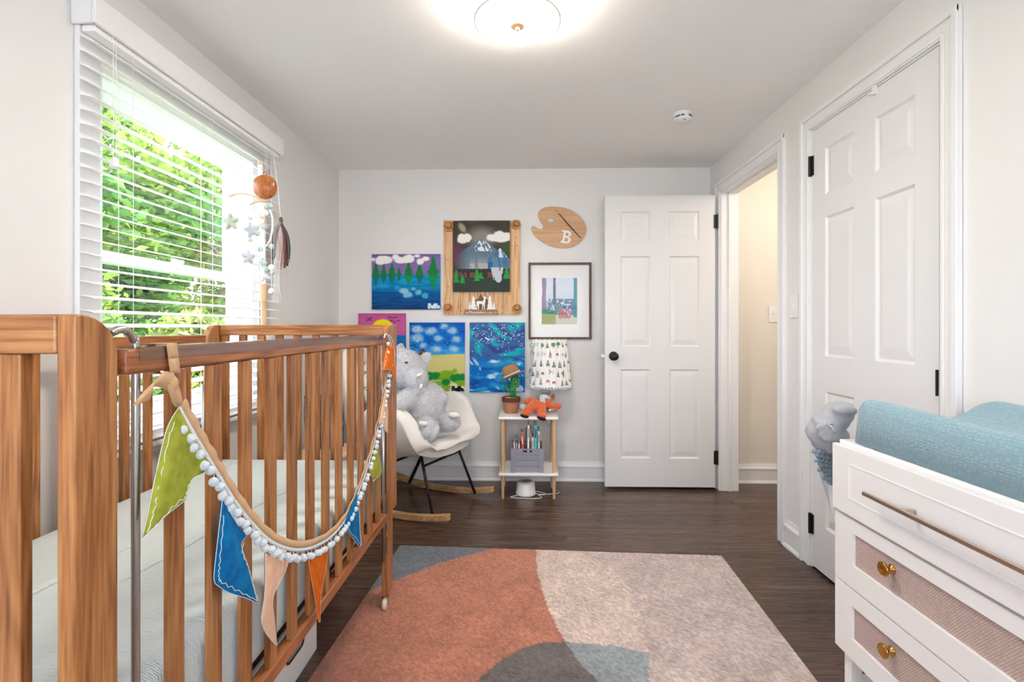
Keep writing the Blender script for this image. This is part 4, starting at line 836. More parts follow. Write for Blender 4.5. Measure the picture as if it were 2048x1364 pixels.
canvas('lake_painting', 'lake painting with green pines, purple sky and white clouds', -1.121, 1.663, -0.616, 1.256, lake)

def barn(S, T, asp):
    n = fbm(S*5, T*30, 21); img = np.stack([np.interp(T, [0, 0.25, 0.47], a) for a in ([0, 4, 70], [84, 104, 168], [176, 198, 226])], -1)+(n-0.5)[..., None]*np.array((20, 50, 36))
    for cx, cy, rx, ry in ((0.14, 0.10, 0.11, 0.06), (0.39, 0.12, 0.11, 0.055), (0.63, 0.055, 0.075, 0.042), (0.77, 0.12, 0.095, 0.05), (0.14, 0.225, 0.115, 0.055), (0.52, 0.225, 0.08, 0.045), (0.85, 0.24, 0.085, 0.042), (0.25, 0.33, 0.06, 0.034), (0.48, 0.38, 0.085, 0.045), (0.81, 0.375, 0.075, 0.04)):
        k = ellm(S, T, cx, cy, rx, ry, jag=0.7, seed=int(cx*60+cy*90), soft=0.04); img = over(img, k*(0.55+0.45*fbm(S*40, T*40, 33)), (200, 216, 226))
    for bx, by in ((0.045, 0.335), (0.09, 0.325), (0.10, 0.355), (0.14, 0.365), (0.07, 0.385), (0.35, 0.295), (0.73, 0.30), (0.69, 0.325), (0.64, 0.30)): img = over(img, stroke(S, T, [(bx-0.022, by-0.008), (bx, by+0.006), (bx+0.02, by-0.008)], 0.006, asp), (24, 40, 70))
    f = T > 0.468-0.012*np.clip((S-0.5)*3, 0, 1); img = over(img, f, (216, 206, 132)); img = over(img, f*np.clip((0.53-T)*16, 0, 0.9)*np.clip(1.1-S*1.4, 0, 1), (202, 172, 92))
    img = over(img, (S > 0.175)*(S < 0.30)*(T < 0.468)*(T > 0.385+1.1*np.abs(S-0.245)*0.9), (142, 54, 46)); img = over(img, stroke(S, T, [(0.175, 0.465), (0.18, 0.41), (0.205, 0.395), (0.215, 0.405), (0.245, 0.385), (0.30, 0.42)], 0.008, asp), (66, 52, 56))
    for cx, cy, rx, ry, c in ((0.35, 0.775, 0.10, 0.06, 1), (0.48, 0.77, 0.11, 0.055, 1), (0.68, 0.74, 0.12, 0.05, 0), (0.82, 0.70, 0.045, 0.03, 0), (0.64, 0.80, 0.11, 0.05, 0), (0.86, 0.80, 0.13, 0.06, 1), (0.96, 0.79, 0.08, 0.05, 1), (0.50, 0.92, 0.22, 0.07, 0), (0.92, 0.88, 0.10, 0.045, 0), (0.66, 0.865, 0.08, 0.05, 1), (0.62, 0.97, 0.22, 0.06, 0), (0.35, 0.97, 0.2, 0.05, 0)): img = over(img, ellm(S, T, cx, cy, rx, ry, jag=0.4, seed=int(cx*99)), (24, 138, 62) if c else (132, 180, 38))
    img = over(img, ellm(S, T, 0.90, 0.965, 0.17, 0.045, jag=0.5, seed=4), (232, 232, 222)); img = over(img, ellm(S, T, 0.81, 0.90, 0.06, 0.02, jag=0.5, seed=6), (226, 226, 216))
    return sign(img, S, T, 0.775, 0.925, 0.21, 0.06, 0.013, (20, 20, 20), asp)
canvas('barn_painting', 'painting of red barn, yellow field and green bushes under blue sky', -0.842, 1.160, -0.435, 0.651, barn)

def wave(S, T, asp):
    a = T*asp-0.28*S+0.08*np.sin(S*5+T*6); q = S+0.28*T
    n = fbm(q*3.2, a*13, 41); n2 = fbm(q*5, a*26, 47); n3 = fbm(q*4+7, a*11, 51)
    img = np.zeros(S.shape+(3,))+np.array((58, 104, 164)); img = over(img, np.clip((n-0.5)*5, 0, 1), (52, 72, 144)); img = over(img, np.clip((n3-0.52)*6, 0, 1), (22, 176, 184)); img = over(img, np.clip((n2-0.62)*6, 0, 1)*0.8, (76, 62, 132))
    lo = np.clip((T-0.50+0.10*(fbm(S*4, T*4, 61)-0.5))*16, 0, 1); m = np.zeros_like(img)+np.array((10, 112, 204)); m = over(m, np.clip((n-0.48)*6, 0, 1), (14, 78, 168)); m = over(m, np.clip((n3-0.50)*5, 0, 1), (36, 164, 220)); m = over(m, np.clip((n2-0.60)*8, 0, 1)*0.9*(fbm(S*6, T*6, 66) > 0.42), (206, 228, 240))
    img = img*(1-lo[..., None])+m*lo[..., None]; img = over(img, ellm(S, T, 0.60, 0.60, 0.40, 0.035, soft=0.05)*np.clip(n*1.4, 0, 1), (70, 186, 206))
    for cx, cy, rx, ry in ((0.38, 0.775, 0.07, 0.035), (0.44, 0.565, 0.09, 0.02), (0.9, 0.60, 0.05, 0.025)): img = over(img, ellm(S, T, cx, cy, rx, ry, jag=0.8, seed=8)*0.9*(n2 > 0.38), (232, 240, 244))
    r = np.random.RandomState(5); d = np.zeros(S.shape)
    for _ in range(150):
        cx, cy = r.uniform(0.05, 0.97), abs(r.normal(0.16, 0.10))+0.03
        d = np.maximum(d, (np.hypot(S-cx, (T-cy)*asp) < r.uniform(0.004, 0.009))*1.0)
    img = over(img, d, (226, 240, 240)); img = over(img, stroke(S, T, [(0.29, 0.222), (0.35, 0.25)], 0.012, asp), (226, 240, 238))
    for cx, cy, rx, ry in ((0.86, 0.95, 0.04, 0.035), (0.94, 0.945, 0.03, 0.04), (0.90, 0.97, 0.05, 0.02)): img = over(img, ellm(S, T, cx, cy, rx, ry, jag=0.7, seed=3)*0.85, (206, 230, 236))
    return img
canvas('wave_painting', 'blue and teal swirling sea painting with white flecks', -0.398, 1.160, 0.007, 0.649, wave)

def pink(S, T, asp):
    n = fbm(S*5, T*30, 71); img = np.zeros(S.shape+(3,))+np.array((194, 86, 150)); img = over(img, n*0.5, (206, 110, 166)); img = over(img, np.clip(0.12-T, 0, 1)*3, (170, 60, 120))
    img = over(img, ellm(S, T, 0.52, 0.42, 0.24, 0.27)*(T < 0.6), (246, 222, 24)); sea = T > 0.56; img = over(img, sea, (8, 96, 168)); img = over(img, sea*n*0.6, (16, 128, 190))
    for cx in (0.3, 0.45, 0.62, 0.9, 0.97): img = over(img, ellm(S, T, cx, 1.0, 0.12, 0.13, jag=0.6, seed=int(cx*40)), (20, 34, 30))
    for bx, by in ((0.22, 0.13), (0.27, 0.115), (0.20, 0.18), (0.26, 0.17), (0.66, 0.10), (0.72, 0.12), (0.80, 0.10), (0.70, 0.19), (0.77, 0.22), (0.86, 0.19)): img = over(img, stroke(S, T, [(bx-0.03, by-0.015), (bx, by+0.012), (bx+0.03, by-0.015)], 0.007, asp), (60, 20, 50))
    return img
canvas('sunset_painting', 'pink sunset painting with yellow sun over blue sea', -1.222, 1.227, -0.872, 0.942, pink)

# wooden plank board with a mountain canvas
PINE = wood('pine_board', (188, 140, 92), (214, 170, 120), (228, 190, 146), 'z', 0.8, rough=0.55, rnd=0.07)
bx0, bx1, bz0, bz1 = -0.590, -0.028, 1.217, 1.908
pbd = thing('plank_board', 'pine plank wall board framing the dark mountain canvas', 'wall board', ((bx0+bx1)/2, YB-0.01, bz0))
ws = [0.062, 0.062, 0.064, 0.063, 0.060, 0.062, 0.066, 0.061, 0.062]; x = bx0; k = (bx1-bx0)/sum(ws)
for i, w in enumerate(ws): MB().box(x+0.0008, x+w*k-0.0008, YB-0.016-0.001*(i % 3), YB-0.001, bz0+0.002*(i % 2), bz1-0.003*((i+1) % 3)).build('plank', PINE, pbd, bevel=0.0015); x += w*k
for sx_ in (bx0+0.034, bx1-0.034): MB().box(sx_-0.033, sx_+0.033, YB-0.026, YB-0.0185, bz0, bz1).build('side_board', PINE, pbd, bevel=0.0015)
for kx, kz in ((-0.56, 1.62), (-0.555, 1.42), (-0.05, 1.72), (-0.055, 1.78), (-0.48, 1.27), (-0.465, 1.28), (-0.16, 1.27), (-0.465, 1.245), (-0.16, 1.23)): MB().cyl((kx, YB-0.0185 if -0.5 < kx < -0.1 else YB-0.027, kz), (kx, YB-0.017 if -0.5 < kx < -0.1 else YB-0.0255, kz), 0.004, n=10).build('knot', mat('knot_dark', (110, 66, 36), 0.7), pbd)
def mountain(S, T, asp):
    n = fbm(S*6+T*3, T*14-S*4, 81); n2 = fbm(S*22, T*5, 83); img = np.zeros(S.shape+(3,))+np.array((68, 62, 56)); img = over(img, n*0.5, (92, 86, 72))
    img = over(img, np.clip(1-np.hypot((S-0.02)/0.28, (T-0.48)/0.25), 0, 1)*1.2, (104, 66, 84)); img = over(img, np.clip(1-np.hypot((S-0.5)/0.34, (T-0.24)/0.20), 0, 1)*1.6, (142, 134, 130)); img = over(img, np.clip(1-np.hypot((S-0.16-0.5*(T-0.10))/0.08, (T-0.10)/0.09), 0, 1)*2, (158, 154, 128)); img = over(img, np.clip(1-np.hypot((S-0.95)/0.14, (T-0.38)/0.14), 0, 1)*1.5, (66, 84, 56))
    m1 = (T > 0.25+0.62*np.abs(S-0.5)*np.where(S < 0.5, 0.85, 0.95)+0.03*(n-0.5))*(T < 0.70); img = over(img, m1*np.clip((S-0.02)*4, 0, 1)*0.9, (98, 126, 148)); img = over(img, m1*np.clip((T-0.42)*3.2, 0, 1)*np.clip(1-abs(S-0.45)*2.4, 0, 1), (146, 150, 160)); img = over(img, m1*np.clip((T-0.5)*6, 0, 1)*(S > 0.25)*(S < 0.62)*(n2 > 0.45), (166, 164, 170))
    img = over(img, m1*(T < 0.43)*(np.abs(S-0.52) < 0.03+(T-0.25)*0.9)*(fbm(S*30-T*14, T*20, 87) > 0.52), (232, 236, 242))
    m2 = (T > 0.385+np.abs(S-0.83)*np.where(S < 0.83, 0.75, 1.0))*(S > 0.62)*(S < 0.96)*(T < 0.72); img = over(img, m2, (74, 116, 150)); img = over(img, m2*(n2 > 0.5), (96, 134, 160)); img = over(img, m2*(S > 0.8)*(T < 0.52)*(fbm(S*26-T*20, T*18, 91) > 0.45), (206, 222, 232)); img = over(img, (S > 0.60)*(S < 0.70)*(T > 0.58)*(T < 0.71)*0.8, (36, 100, 160))
    img = over(img, (T > 0.68), (56, 56, 56)); img = over(img, (T > 0.73)*(T < 0.80)*(n2 > 0.45), (112, 76, 62)); img = over(img, (T > 0.80), (52, 62, 58)); img = over(img, (T > 0.8)*n*0.4, (70, 80, 72))
    img = over(img, (S > 0.67+0.25*(T-0.68))*(S < 0.88-0.1*(T-0.68))*(T > 0.66)*(T < 0.80+0.10*n2)*(n2 > 0.36), (196, 200, 208)); img = over(img, (S > 0.28)*(S < 0.61)*(T > 0.60)*(T < 0.64+0.07*n2)*(n2 > 0.4), (176, 172, 178))
    for cx, tp, bt, hw in ((0.055, 0.69, 0.87, 0.055), (0.165, 0.76, 0.88, 0.045), (0.42, 0.675, 0.85, 0.06), (0.49, 0.73, 0.82, 0.045), (0.945, 0.64, 0.82, 0.055)): img = over(img, (np.abs(S-cx) < hw*(0.2+0.8*np.clip((T-tp)/(bt-tp), 0, 1))*(0.7+0.6*vnoise(S*0, T*60, int(cx*30))))*(T > tp)*(T < bt), (44, 148, 66))
    for cx, cy, rx, ry in ((0.15, 0.25, 0.075, 0.065), (0.24, 0.24, 0.09, 0.06), (0.17, 0.275, 0.09, 0.045), (0.70, 0.24, 0.11, 0.05), (0.82, 0.20, 0.10, 0.055), (0.93, 0.23, 0.10, 0.065), (0.82, 0.26, 0.16, 0.045)): img = over(img, ellm(S, T, cx, cy, rx, ry, jag=0.4, seed=int(cx*50)), (238, 238, 230))
    return img
canvas('mountain_painting', 'dark painting of snowy blue mountains with small green trees', -0.516, 1.901, -0.103, 1.384, mountain, 0.016, 500, YB-0.0265)
# carved wooden hats on the four corners of the board
HATW = wood('hat_wood', (150, 94, 42), (186, 126, 66), (206, 150, 92), 'x', 1.4, rough=0.5, rnd=0.08)
def wood_hat(u, v, r, du, dv, label):
    y = YB-0.0268; c = AY(u, v, y); q = Vector((0, -1, 0)).to_track_quat('Z', 'Y').to_matrix(); root = thing('wooden_hat', label, 'ornament', c, 'carved hats on the plank board')
    R = r*YB/FPX; MB().lathe([(0, 0), (R, 0.0), (R*1.02, 0.004), (R*0.96, 0.008), (R*0.5, 0.008), (0, 0.008)], c, 28, q).build('brim', HATW, root, smooth=False)
    k = c+Vector((du*YB/FPX, -0.008, dv*YB/FPX)); MB().lathe([(0, 0), (R*0.64, 0), (R*0.62, 0.004), (R*0.56, 0.016), (R*0.50, 0.024), (R*0.3, 0.027), (R*0.15, 0.024), (0, 0.023)], k, 24, q).build('crown', HATW, root, smooth=True)
    MB().lathe([(R*0.655, 0.001), (R*0.655, 0.006), (R*0.60, 0.006)], k, 24, q).build('band', mat('hat_band', (112, 64, 30), 0.6), root, smooth=True)
wood_hat(897.5, 453, 10.5, 0, 1, 'carved wooden hat with round crown at the board top above the lake painting')
wood_hat(1032, 450, 9.5, 1, 2, 'carved wooden hat at the board corner nearest the palette')
wood_hat(896, 617, 10, 0, 2, 'carved wooden hat at the board foot beside the lake painting')
wood_hat(1034, 618, 9.5, 0, 3, 'carved wooden hat at the board foot beside the framed print')
# cut-out sign with deer, pines and a caption
sg = thing('mountain_sign', 'small wooden cut-out sign with white deer and pines', 'sign', (-0.305, YB-0.02, 1.222)); SW = mat('sign_white', (240, 240, 236), 0.6); ys = YB-0.0195
def sp_(u, v): p = AY(u, v, ys); return (p.x, p.z)
MB().prism([sp_(*p) for p in ((928, 629), (997, 629), (995, 620), (929, 619))], (0, ys, 0), (1, 0, 0), (0, 0, 1), (0, -0.010, 0)).build('base', mat('sign_wood', (166, 124, 84), 0.6, col2=(146, 104, 68), nscale=14, stretch=(1, 1, 8)), sg)
MB().prism([sp_(*p) for p in ((944, 619), (952, 598), (956, 600), (961, 587), (966, 596), (970, 590), (976, 602), (984, 619))], (0, ys, 0), (1, 0, 0), (0, 0, 1), (0, -0.003, 0)).build('mountain_cutout', mat('sign_brown', (120, 84, 56), 0.7), sg)
def pine_cut(u, v0, v1, w, y):
    p = []; n = 4
    for i in range(n):
        a = v0+(v1-v0)*i/n; p += [(u+w*(0.15+0.5*i/n), a+(v1-v0)*0.02), (u+w*(0.45+0.55*i/n), a+(v1-v0)/n)]
    q = [(u, v0-2)]+p+[(2*u-a_, b_) for a_, b_ in reversed(p)]
    MB().prism([sp_(*k) for k in q], (0, y, 0), (1, 0, 0), (0, 0, 1), (0, -0.003, 0)).build('pine_cutout', SW, sg)
pine_cut(947, 593, 619, 7.5, ys-0.004); pine_cut(980, 592, 619, 7.5, ys-0.004); pine_cut(940, 604, 619, 4, ys-0.004); pine_cut(988, 606, 619, 4, ys-0.004)
deer = [(953, 604), (955, 602), (966, 602.5), (968, 598), (967, 594), (969, 592.5), (972, 594), (973.5, 596.5), (971.5, 598), (971, 604), (970, 607), (970, 619), (968.6, 619), (968, 610), (966.5, 610), (966, 619), (964.6, 619), (964.5, 608), (958.5, 608), (958, 619), (956.6, 619), (956, 611), (955, 611), (954.5, 619), (953.2, 619), (953.2, 608)]
MB().prism([sp_(*p) for p in deer], (0, ys-0.008, 0), (1, 0, 0), (0, 0, 1), (0, -0.003, 0)).build('deer_cutout', SW, sg)
for pts in (((969, 593), (966, 588), (963, 587)), ((966, 588), (967, 584)), ((971, 593), (974, 588), (977, 587)), ((974, 588), (974, 584))): MB().tube([Vector((sp_(*p)[0], ys-0.0095, sp_(*p)[1])) for p in pts], 0.0014, 6).build('antler', SW, sg)
tm = lambda u, v, rot=0: Matrix.Translation((sp_(u, v)[0], ys-0.0108, sp_(u, v)[1])) @ Matrix.Rotation(PI/2, 4, 'X')
text_mesh('The', 0.016, 'caption', SW, sg, tm(934, 627)); text_mesh('Mountains', 0.026, 'caption', SW, sg, tm(953, 627)); text_mesh('are calling', 0.016, 'caption', SW, sg, tm(977, 627)); text_mesh('me', 0.014, 'caption', SW, sg, tm(991, 627))

# palette with brush and letter
pal = thing('wooden_palette', 'wooden painter palette with brush and white letter B on the wall', 'wall decor', (0.255, YB, 1.70))
PLY = wood('ply', (198, 154, 112), (207, 163, 121), (214, 172, 131), 'x', 0.5, rough=0.5, rnd=0.0); yp = YB-0.008
z_ = lambda x, y: (1040+x/4.544, 400+y/4.547)
out = smoothcurve([Vector((*z_(*p), 0)) for p in ((300, 60), (400, 70), (490, 105), (560, 165), (600, 240), (598, 300), (560, 370), (490, 420), (400, 438), (300, 425), (210, 385), (140, 330), (105, 275), (108, 245), (130, 238), (160, 255), (190, 266), (208, 250), (205, 225), (180, 190), (165, 150), (170, 110), (210, 75), (255, 62), (300, 60))], 5)[:-1]
hole = [Vector((*z_(279+30*math.cos(a), 182+20*math.sin(a)), 0)) for a in np.linspace(0, 2*PI, 20, endpoint=False)]
# outline and thumb hole bridged with a slit so the plate stays one sheet
bm = bmesh.new(); W3 = lambda p: AY(p.x, p.y, yp)
def ringv(r): return [bm.verts.new(W3(p)) for p in r]
a_ = ringv(out); h_ = ringv(hole); es = [bm.edges.new((r[i], r[(i+1) % len(r)])) for r in (a_, h_) for i in range(len(r))]
bmesh.ops.triangle_fill(bm, use_beauty=True, use_dissolve=False, edges=es)
vs = [tuple(v.co) for v in bm.verts]; fs = [tuple(v.index for v in f.verts) for f in bm.faces]; bm.verts.index_update(); fs = [tuple(v.index for v in f.verts) for f in bm.faces]; bm.free()
MB().add(vs, fs).build('palette_board', PLY, pal, solid=0.006)
LB = [(365, 385), (372, 372), (385, 368), (398, 290), (382, 286), (383, 273), (440, 280), (462, 292), (466, 312), (455, 328), (440, 333), (458, 346), (463, 368), (448, 390), (420, 397), (355, 384)]
B1 = [(418, 298), (412, 325), (432, 327), (442, 315), (440, 303)]; B2 = [(408, 342), (402, 376), (424, 380), (438, 368), (438, 352), (428, 345)]
bm = bmesh.new(); es = []
for r in (LB, B1, B2):
    vv = [bm.verts.new(AY(*z_(*p), YB-0.0125)) for p in r]; es += [bm.edges.new((vv[i], vv[(i+1) % len(vv)])) for i in range(len(vv))]
bmesh.ops.triangle_fill(bm, use_beauty=True, edges=es); bm.verts.index_update(); vs = [tuple(v.co) for v in bm.verts]; fs = [tuple(v.index for v in f.verts) for f in bm.faces]; bm.free()
tag(MB().add(vs, fs).build('letter_b', SW, pal, solid=0.004), 'white wooden letter B')
br = MB().tube([AY(*z_(355, 125), YB-0.016), AY(*z_(450, 235), YB-0.016), AY(*z_(553, 348), YB-0.016)], [0.0032, 0.0045, 0.0025], 8).build('brush_handle', mat('brush_brown', (84, 48, 24), 0.4), pal, smooth=True)
MB().tube([AY(*z_(318, 86), YB-0.016), AY(*z_(355, 125), YB-0.016)], [0.0028, 0.0032], 8).build('brush_ferrule', mat('ferrule', (212, 186, 120), 0.35, 0.7), pal, smooth=True)
MB().tube([AY(*z_(303, 68), YB-0.015), AY(*z_(318, 86), YB-0.016)], [0.0012, 0.003], 8).build('brush_tip', mat('bristle', (226, 200, 160), 0.8), pal, smooth=True)

# framed print behind glass
fp = thing('framed_print', 'framed garden print with wide white mat in dark frame', 'framed print', (0.262, YB, 1.035)); fx0, fx1, fz0, fz1 = 0.033, 0.491, 1.037, 1.597
FRW = wood('walnut', (62, 42, 36), (88, 64, 56), (106, 80, 70), 'z', 1.0, rough=0.5, rnd=0.05); fw = 0.016
for (a, c, d, e) in ((fx0, fx0+fw, fz0, fz1), (fx1-fw, fx1, fz0, fz1), (fx0+fw, fx1-fw, fz0, fz0+fw), (fx0+fw, fx1-fw, fz1-fw, fz1)): MB().box(a, c, YB-0.026, YB, d, e).build('frame_side', FRW, fp, bevel=0.0015)
def garden(S, T, asp):
    n = fbm(S*9, T*9, 101); n2 = fbm(S*26, T*26, 103); img = np.zeros(S.shape+(3,))+np.array((214, 224, 236)); img = over(img, np.clip((T-0.3)*2, 0, 1)*n2, (150, 160, 190)); img = over(img, (T > 0.45)*(n2 > 0.42), (104, 134, 160)); img = over(img, (T > 0.62)*(n > 0.45), (96, 148, 140)); img = over(img, (T > 0.72)*(T < 0.8)*(S < 0.35), (64, 150, 110)); img = over(img, (T > 0.78)*(S < 0.4)*0.9, (160, 170, 92)); img = over(img, (T > 0.8)*(S >= 0.4), (206, 206, 190))
    img = over(img, ellm(S, T, 0.64, 0.76, 0.22, 0.12, jag=0.9, seed=3)*(n2 > 0.36), (190, 120, 140)); img = over(img, (np.abs(S-0.36) < 0.035+0.03*(n-0.5))*(T < 0.58), (104, 108, 134)); img = over(img, (np.abs(S-0.07) < 0.06+0.05*(n-0.5))*(T < 0.68), (150, 132, 168)); img = over(img, (S > 0.92-0.05*n)*(T < 0.85), (74, 150, 164)); img = over(img, (S > 0.62)*(T > 0.6)*(T < 0.68)*(n2 > 0.4), (56, 104, 158)); return img
def matted(S, T, asp):
    img = np.zeros(S.shape+(3,))+np.array((240, 240, 238)); u0, u1, t0, t1 = 0.19, 0.795, 0.185, 0.82; m = (S > u0)*(S < u1)*(T > t0)*(T < t1); g = garden((S-u0)/(u1-u0), (T-t0)/(t1-t0), asp); return np.where(m[..., None], g, img)
po = canvas('matted_print', 'tmp', fx0+fw-0.002, fz1-fw+0.002, fx1-fw+0.002, fz0+fw-0.002, matted, 0.010, 460); del po['category']; po['label'] = 'pastel garden print in white mat'; loc = po.location.copy(); po.parent = fp; po.location = loc-fp.location
# acrylic sheet, gently bowed
P = []
for i in range(13):
    row = []
    for j in range(11):
        s_, t_ = j/10, i/12; bow = 0.0010*math.sin(PI*s_)*math.sin(PI*t_)*math.sin(7*t_+2*s_)
        row.append((fx0+fw-0.001+(fx1-fx0-2*fw+0.002)*s_, YB-0.0165-bow, fz1-fw-(fz1-fz0-2*fw)*t_))
    P.append(row)
MB().grid(P).build('glazing', glass_mat('picture_acrylic', 0.008), fp, smooth=True)

# ---------------------------------------------------------------- side table and what stands on it
tb = thing('side_table', 'white two-tier side table with round beech legs', 'side table', (0.029, 3.35, 0)); TW_ = mat('table_white', (243, 242, 240), 0.35)
def slab(z0, z1, n): MB().box(-0.166, 0.224, 3.20, 3.52, z0, z1).build(n, TW_, tb, bevel=0.006, seg=3)
slab(0.522, 0.541, 'table_top'); slab(0.154, 0.173, 'shelf')
for lx in (-0.139, 0.197):
    for ly in (3.235, 3.485):
        MB().cyl((lx, ly, 0.1735), (lx, ly, 0.5215), 0.0135).build('post', BEECH, tb, smooth=False)
        MB().cyl((lx, ly, 0.0), (lx, ly, 0.1535), 0.0085, 0.0135).build('leg', BEECH, tb, smooth=False)
# crate of books on the shelf
cr = thing('book_crate', 'grey painted slatted crate on the table shelf', 'crate', (0.021, 3.34, 0.173)); CG = mat('crate_grey', (150, 152, 164), 0.6, bump=0.15, bscale=60, stretch=(1, 1, 6), rnd=0.03)
x0, x1, y0, y1, z0 = -0.086, 0.128, 3.225, 3.455, 0.1735; bh = 0.0375
for yy in (y0+0.004, y1-0.011):
    for i in range(4):
        if i == 3:
            m = MB(); zc = z0+i*0.039+bh*0.55; hw_, hh_ = 0.033, 0.0075; za, zb = z0+i*0.039, z0+i*0.039+bh; cx_ = (x0+x1)/2
            m.box(x0+0.004, cx_-hw_, yy, yy+0.007, za, zb); m.box(cx_+hw_, x1-0.004, yy, yy+0.007, za, zb); m.box(cx_-hw_, cx_+hw_, yy, yy+0.007, za, zc-hh_); m.box(cx_-hw_, cx_+hw_, yy, yy+0.007, zc+hh_, zb); m.build('slat', CG, cr)
        else: MB().box(x0+0.004, x1-0.004, yy, yy+0.007, z0+i*0.039, z0+i*0.039+bh).build('slat', CG, cr, bevel=0.001)
for xx in (x0+0.004, x1-0.011):
    for i in range(4): MB().box(xx, xx+0.007, y0+0.012, y1-0.012, z0+i*0.039, z0+i*0.039+bh).build('slat', CG, cr, bevel=0.001)
for xx in (x0, x1-0.030): MB().box(xx, xx+0.030, y0-0.004, y0+0.0035, z0, z0+0.158).build('corner_board', CG, cr, bevel=0.001)
for xx in (x0, x1-0.030): MB().box(xx, xx+0.030, y1-0.0035, y1+0.004, z0, z0+0.158).build('corner_board', CG, cr, bevel=0.001)
MB().box(x0+0.011, x1-0.011, y0+0.011, y1-0.011, z0+0.001, z0+0.006).build('bottom', CG, cr)
def book(xc, w, h, depth, lean, col, label, page=True, y=3.245, spine=None):
    M_ = Matrix.Translation((xc, y, 0.1805)) @ Matrix.Rotation(lean, 4, 'Y'); root = thing('book', label, 'book', (xc, y, 0.1805), 'books in the grey crate'); cm = mat('book_'+label.replace(' ', '_')[:24], col, 0.5)
    def bb(n, m, a, b2, c, d, e, f): t_ = MB().box(a, b2, c, d, e, f); t_.v = [tuple(M_ @ Vector(p)) for p in t_.v]; return t_.build(n, m, root)
    if page: bb('pages', mat('paper', (232, 222, 200), 0.9), -w/2+0.0015, w/2-0.0015, 0.002, depth-0.003, 0.003, h-0.003)
    cv_ = MB()
    for t_ in (MB().box(-w/2, -w/2+0.0014, 0.0, depth, 0, h), MB().box(w/2-0.0014, w/2, 0.0, depth, 0, h), MB().box(-w/2+0.0014, w/2-0.0014, 0.0, 0.0016, 0, h)): cv_.add([M_ @ Vector(p) for p in t_.v], t_.f)
    cv_.build('cover', cm, root)
    if spine: bb('spine_title', mat('title_'+label[:8].replace(' ', '_'), spine, 0.5), -w*0.22, w*0.22, -0.0006, -0.0001, h*0.72, h*0.92)
book(-0.058, 0.012, 0.180, 0.15, -0.03, (226, 208, 184), 'tan board book leaning at the end of the grey crate')
book(-0.0425, 0.012, 0.200, 0.15, -0.03, (44, 74, 130), 'navy blue book in the grey crate', spine=(200, 200, 210))
book(-0.0275, 0.010, 0.175, 0.14, -0.03, (222, 214, 204), 'cream paperback beside the navy book in crate')
book(-0.004, 0.017, 0.245, 0.17, -0.03, (214, 80, 78), 'coral red book in the grey crate', spine=(240, 220, 210))
book(0.013, 0.006, 0.255, 0.16, 0.0, (60, 64, 92), 'thin dark blue book in the grey crate')
book(0.025, 0.012, 0.300, 0.19, 0.02, (240, 238, 232), 'tall white picture book in the grey crate', spine=(120, 120, 120))
book(0.0445, 0.008, 0.270, 0.17, 0.0, (142, 84, 64), 'brown book with pale label in the grey crate', spine=(226, 214, 200))
book(0.0575, 0.012, 0.215, 0.15, 0.0, (234, 232, 230), 'short white book with blue lettering in crate', spine=(100, 150, 190))
book(0.076, 0.019, 0.300, 0.19, 0.0, (84, 190, 204), 'tall turquoise book in the grey crate', spine=(30, 80, 100))
book(0.100, 0.014, 0.260, 0.18, -0.01, (206, 204, 190), 'pale grey green book in the grey crate', spine=(120, 120, 100))
# sound machine under the shelf
sm_ = thing('sound_machine', 'round white sound machine on the floor under the table', 'sound machine', (0.012, 3.30, 0)); smc = (0.012, 3.315, 0)
MB().lathe([(0.0, 0.0), (0.060, 0.0), (0.068, 0.006), (0.069, 0.014), (0.066, 0.018), (0.060, 0.075), (0.056, 0.084), (0.046, 0.090), (0.0, 0.090)], smc, 40).build('housing', WHITEP, sm_, smooth=True)
MB().lathe([(0.045, 0.0895), (0.045, 0.0915), (0.030, 0.0925), (0.030, 0.0905)], smc, 40).build('vent_ring', mat('sound_grey', (196, 196, 196), 0.5), sm_, smooth=True)
MB().lathe([(0.0, 0.0925), (0.022, 0.0925), (0.024, 0.0905)], smc, 30).build('cap', mat('sound_cap', (150, 150, 150), 0.5), sm_, smooth=True)
for u, v in ((1061, 974), (1041, 985), (1058, 990)): p = Vector((smc[0], smc[1], 0)); d = Vector((0.03 if u > 1050 else -0.025, -0.056, 0)).normalized(); MB().ell(p+d*0.064+Vector((0, 0, 0.05 if v < 980 else 0.02)), (0.004, 0.003, 0.004), n=10, m=6).build('button', mat('sound_grey', (196, 196, 196)), sm_, smooth=True)
WIRE = mat('white_cable', (232, 230, 224), 0.5)
cb = smoothcurve([(-0.045, 3.28, 0.004), (-0.09, 3.25, 0.004), (-0.06, 3.235, 0.004), (0.02, 3.225, 0.004), (0.08, 3.225, 0.004), (0.115, 3.245, 0.004), (0.10, 3.29, 0.004), (0.075, 3.33, 0.01), (0.09, 3.36, 0.005), (0.14, 3.33, 0.004), (0.13, 3.30, 0.004), (0.09, 3.30, 0.006), (0.15, 3.31, 0.004), (0.225, 3.33, 0.004), (0.235, 3.37, 0.004), (0.20, 3.42, 0.004), (0.19, 3.50, 0.02), (0.19, 3.55, 0.2), (0.185, 3.56, 0.40)], 8)
tag(MB().tube(cb, 0.0028, 8).build('power_cable', WIRE, smooth=True), 'white power cable coiled on the floor under the table', 'cable')
cb2 = smoothcurve([(0.17, 3.545, 0.545), (0.19, 3.56, 0.50), (0.17, 3.57, 0.45), (0.15, 3.56, 0.42), (0.185, 3.56, 0.40), (0.21, 3.555, 0.36), (0.235, 3.55, 0.33), (0.22, 3.55, 0.30), (0.24, 3.55, 0.27), (0.22, 3.55, 0.25)], 6)
tag(MB().tube(cb2, 0.002, 6).build('lamp_cord', WIRE, smooth=True), 'thin pale lamp cord looping down the wall behind the table', 'cable')
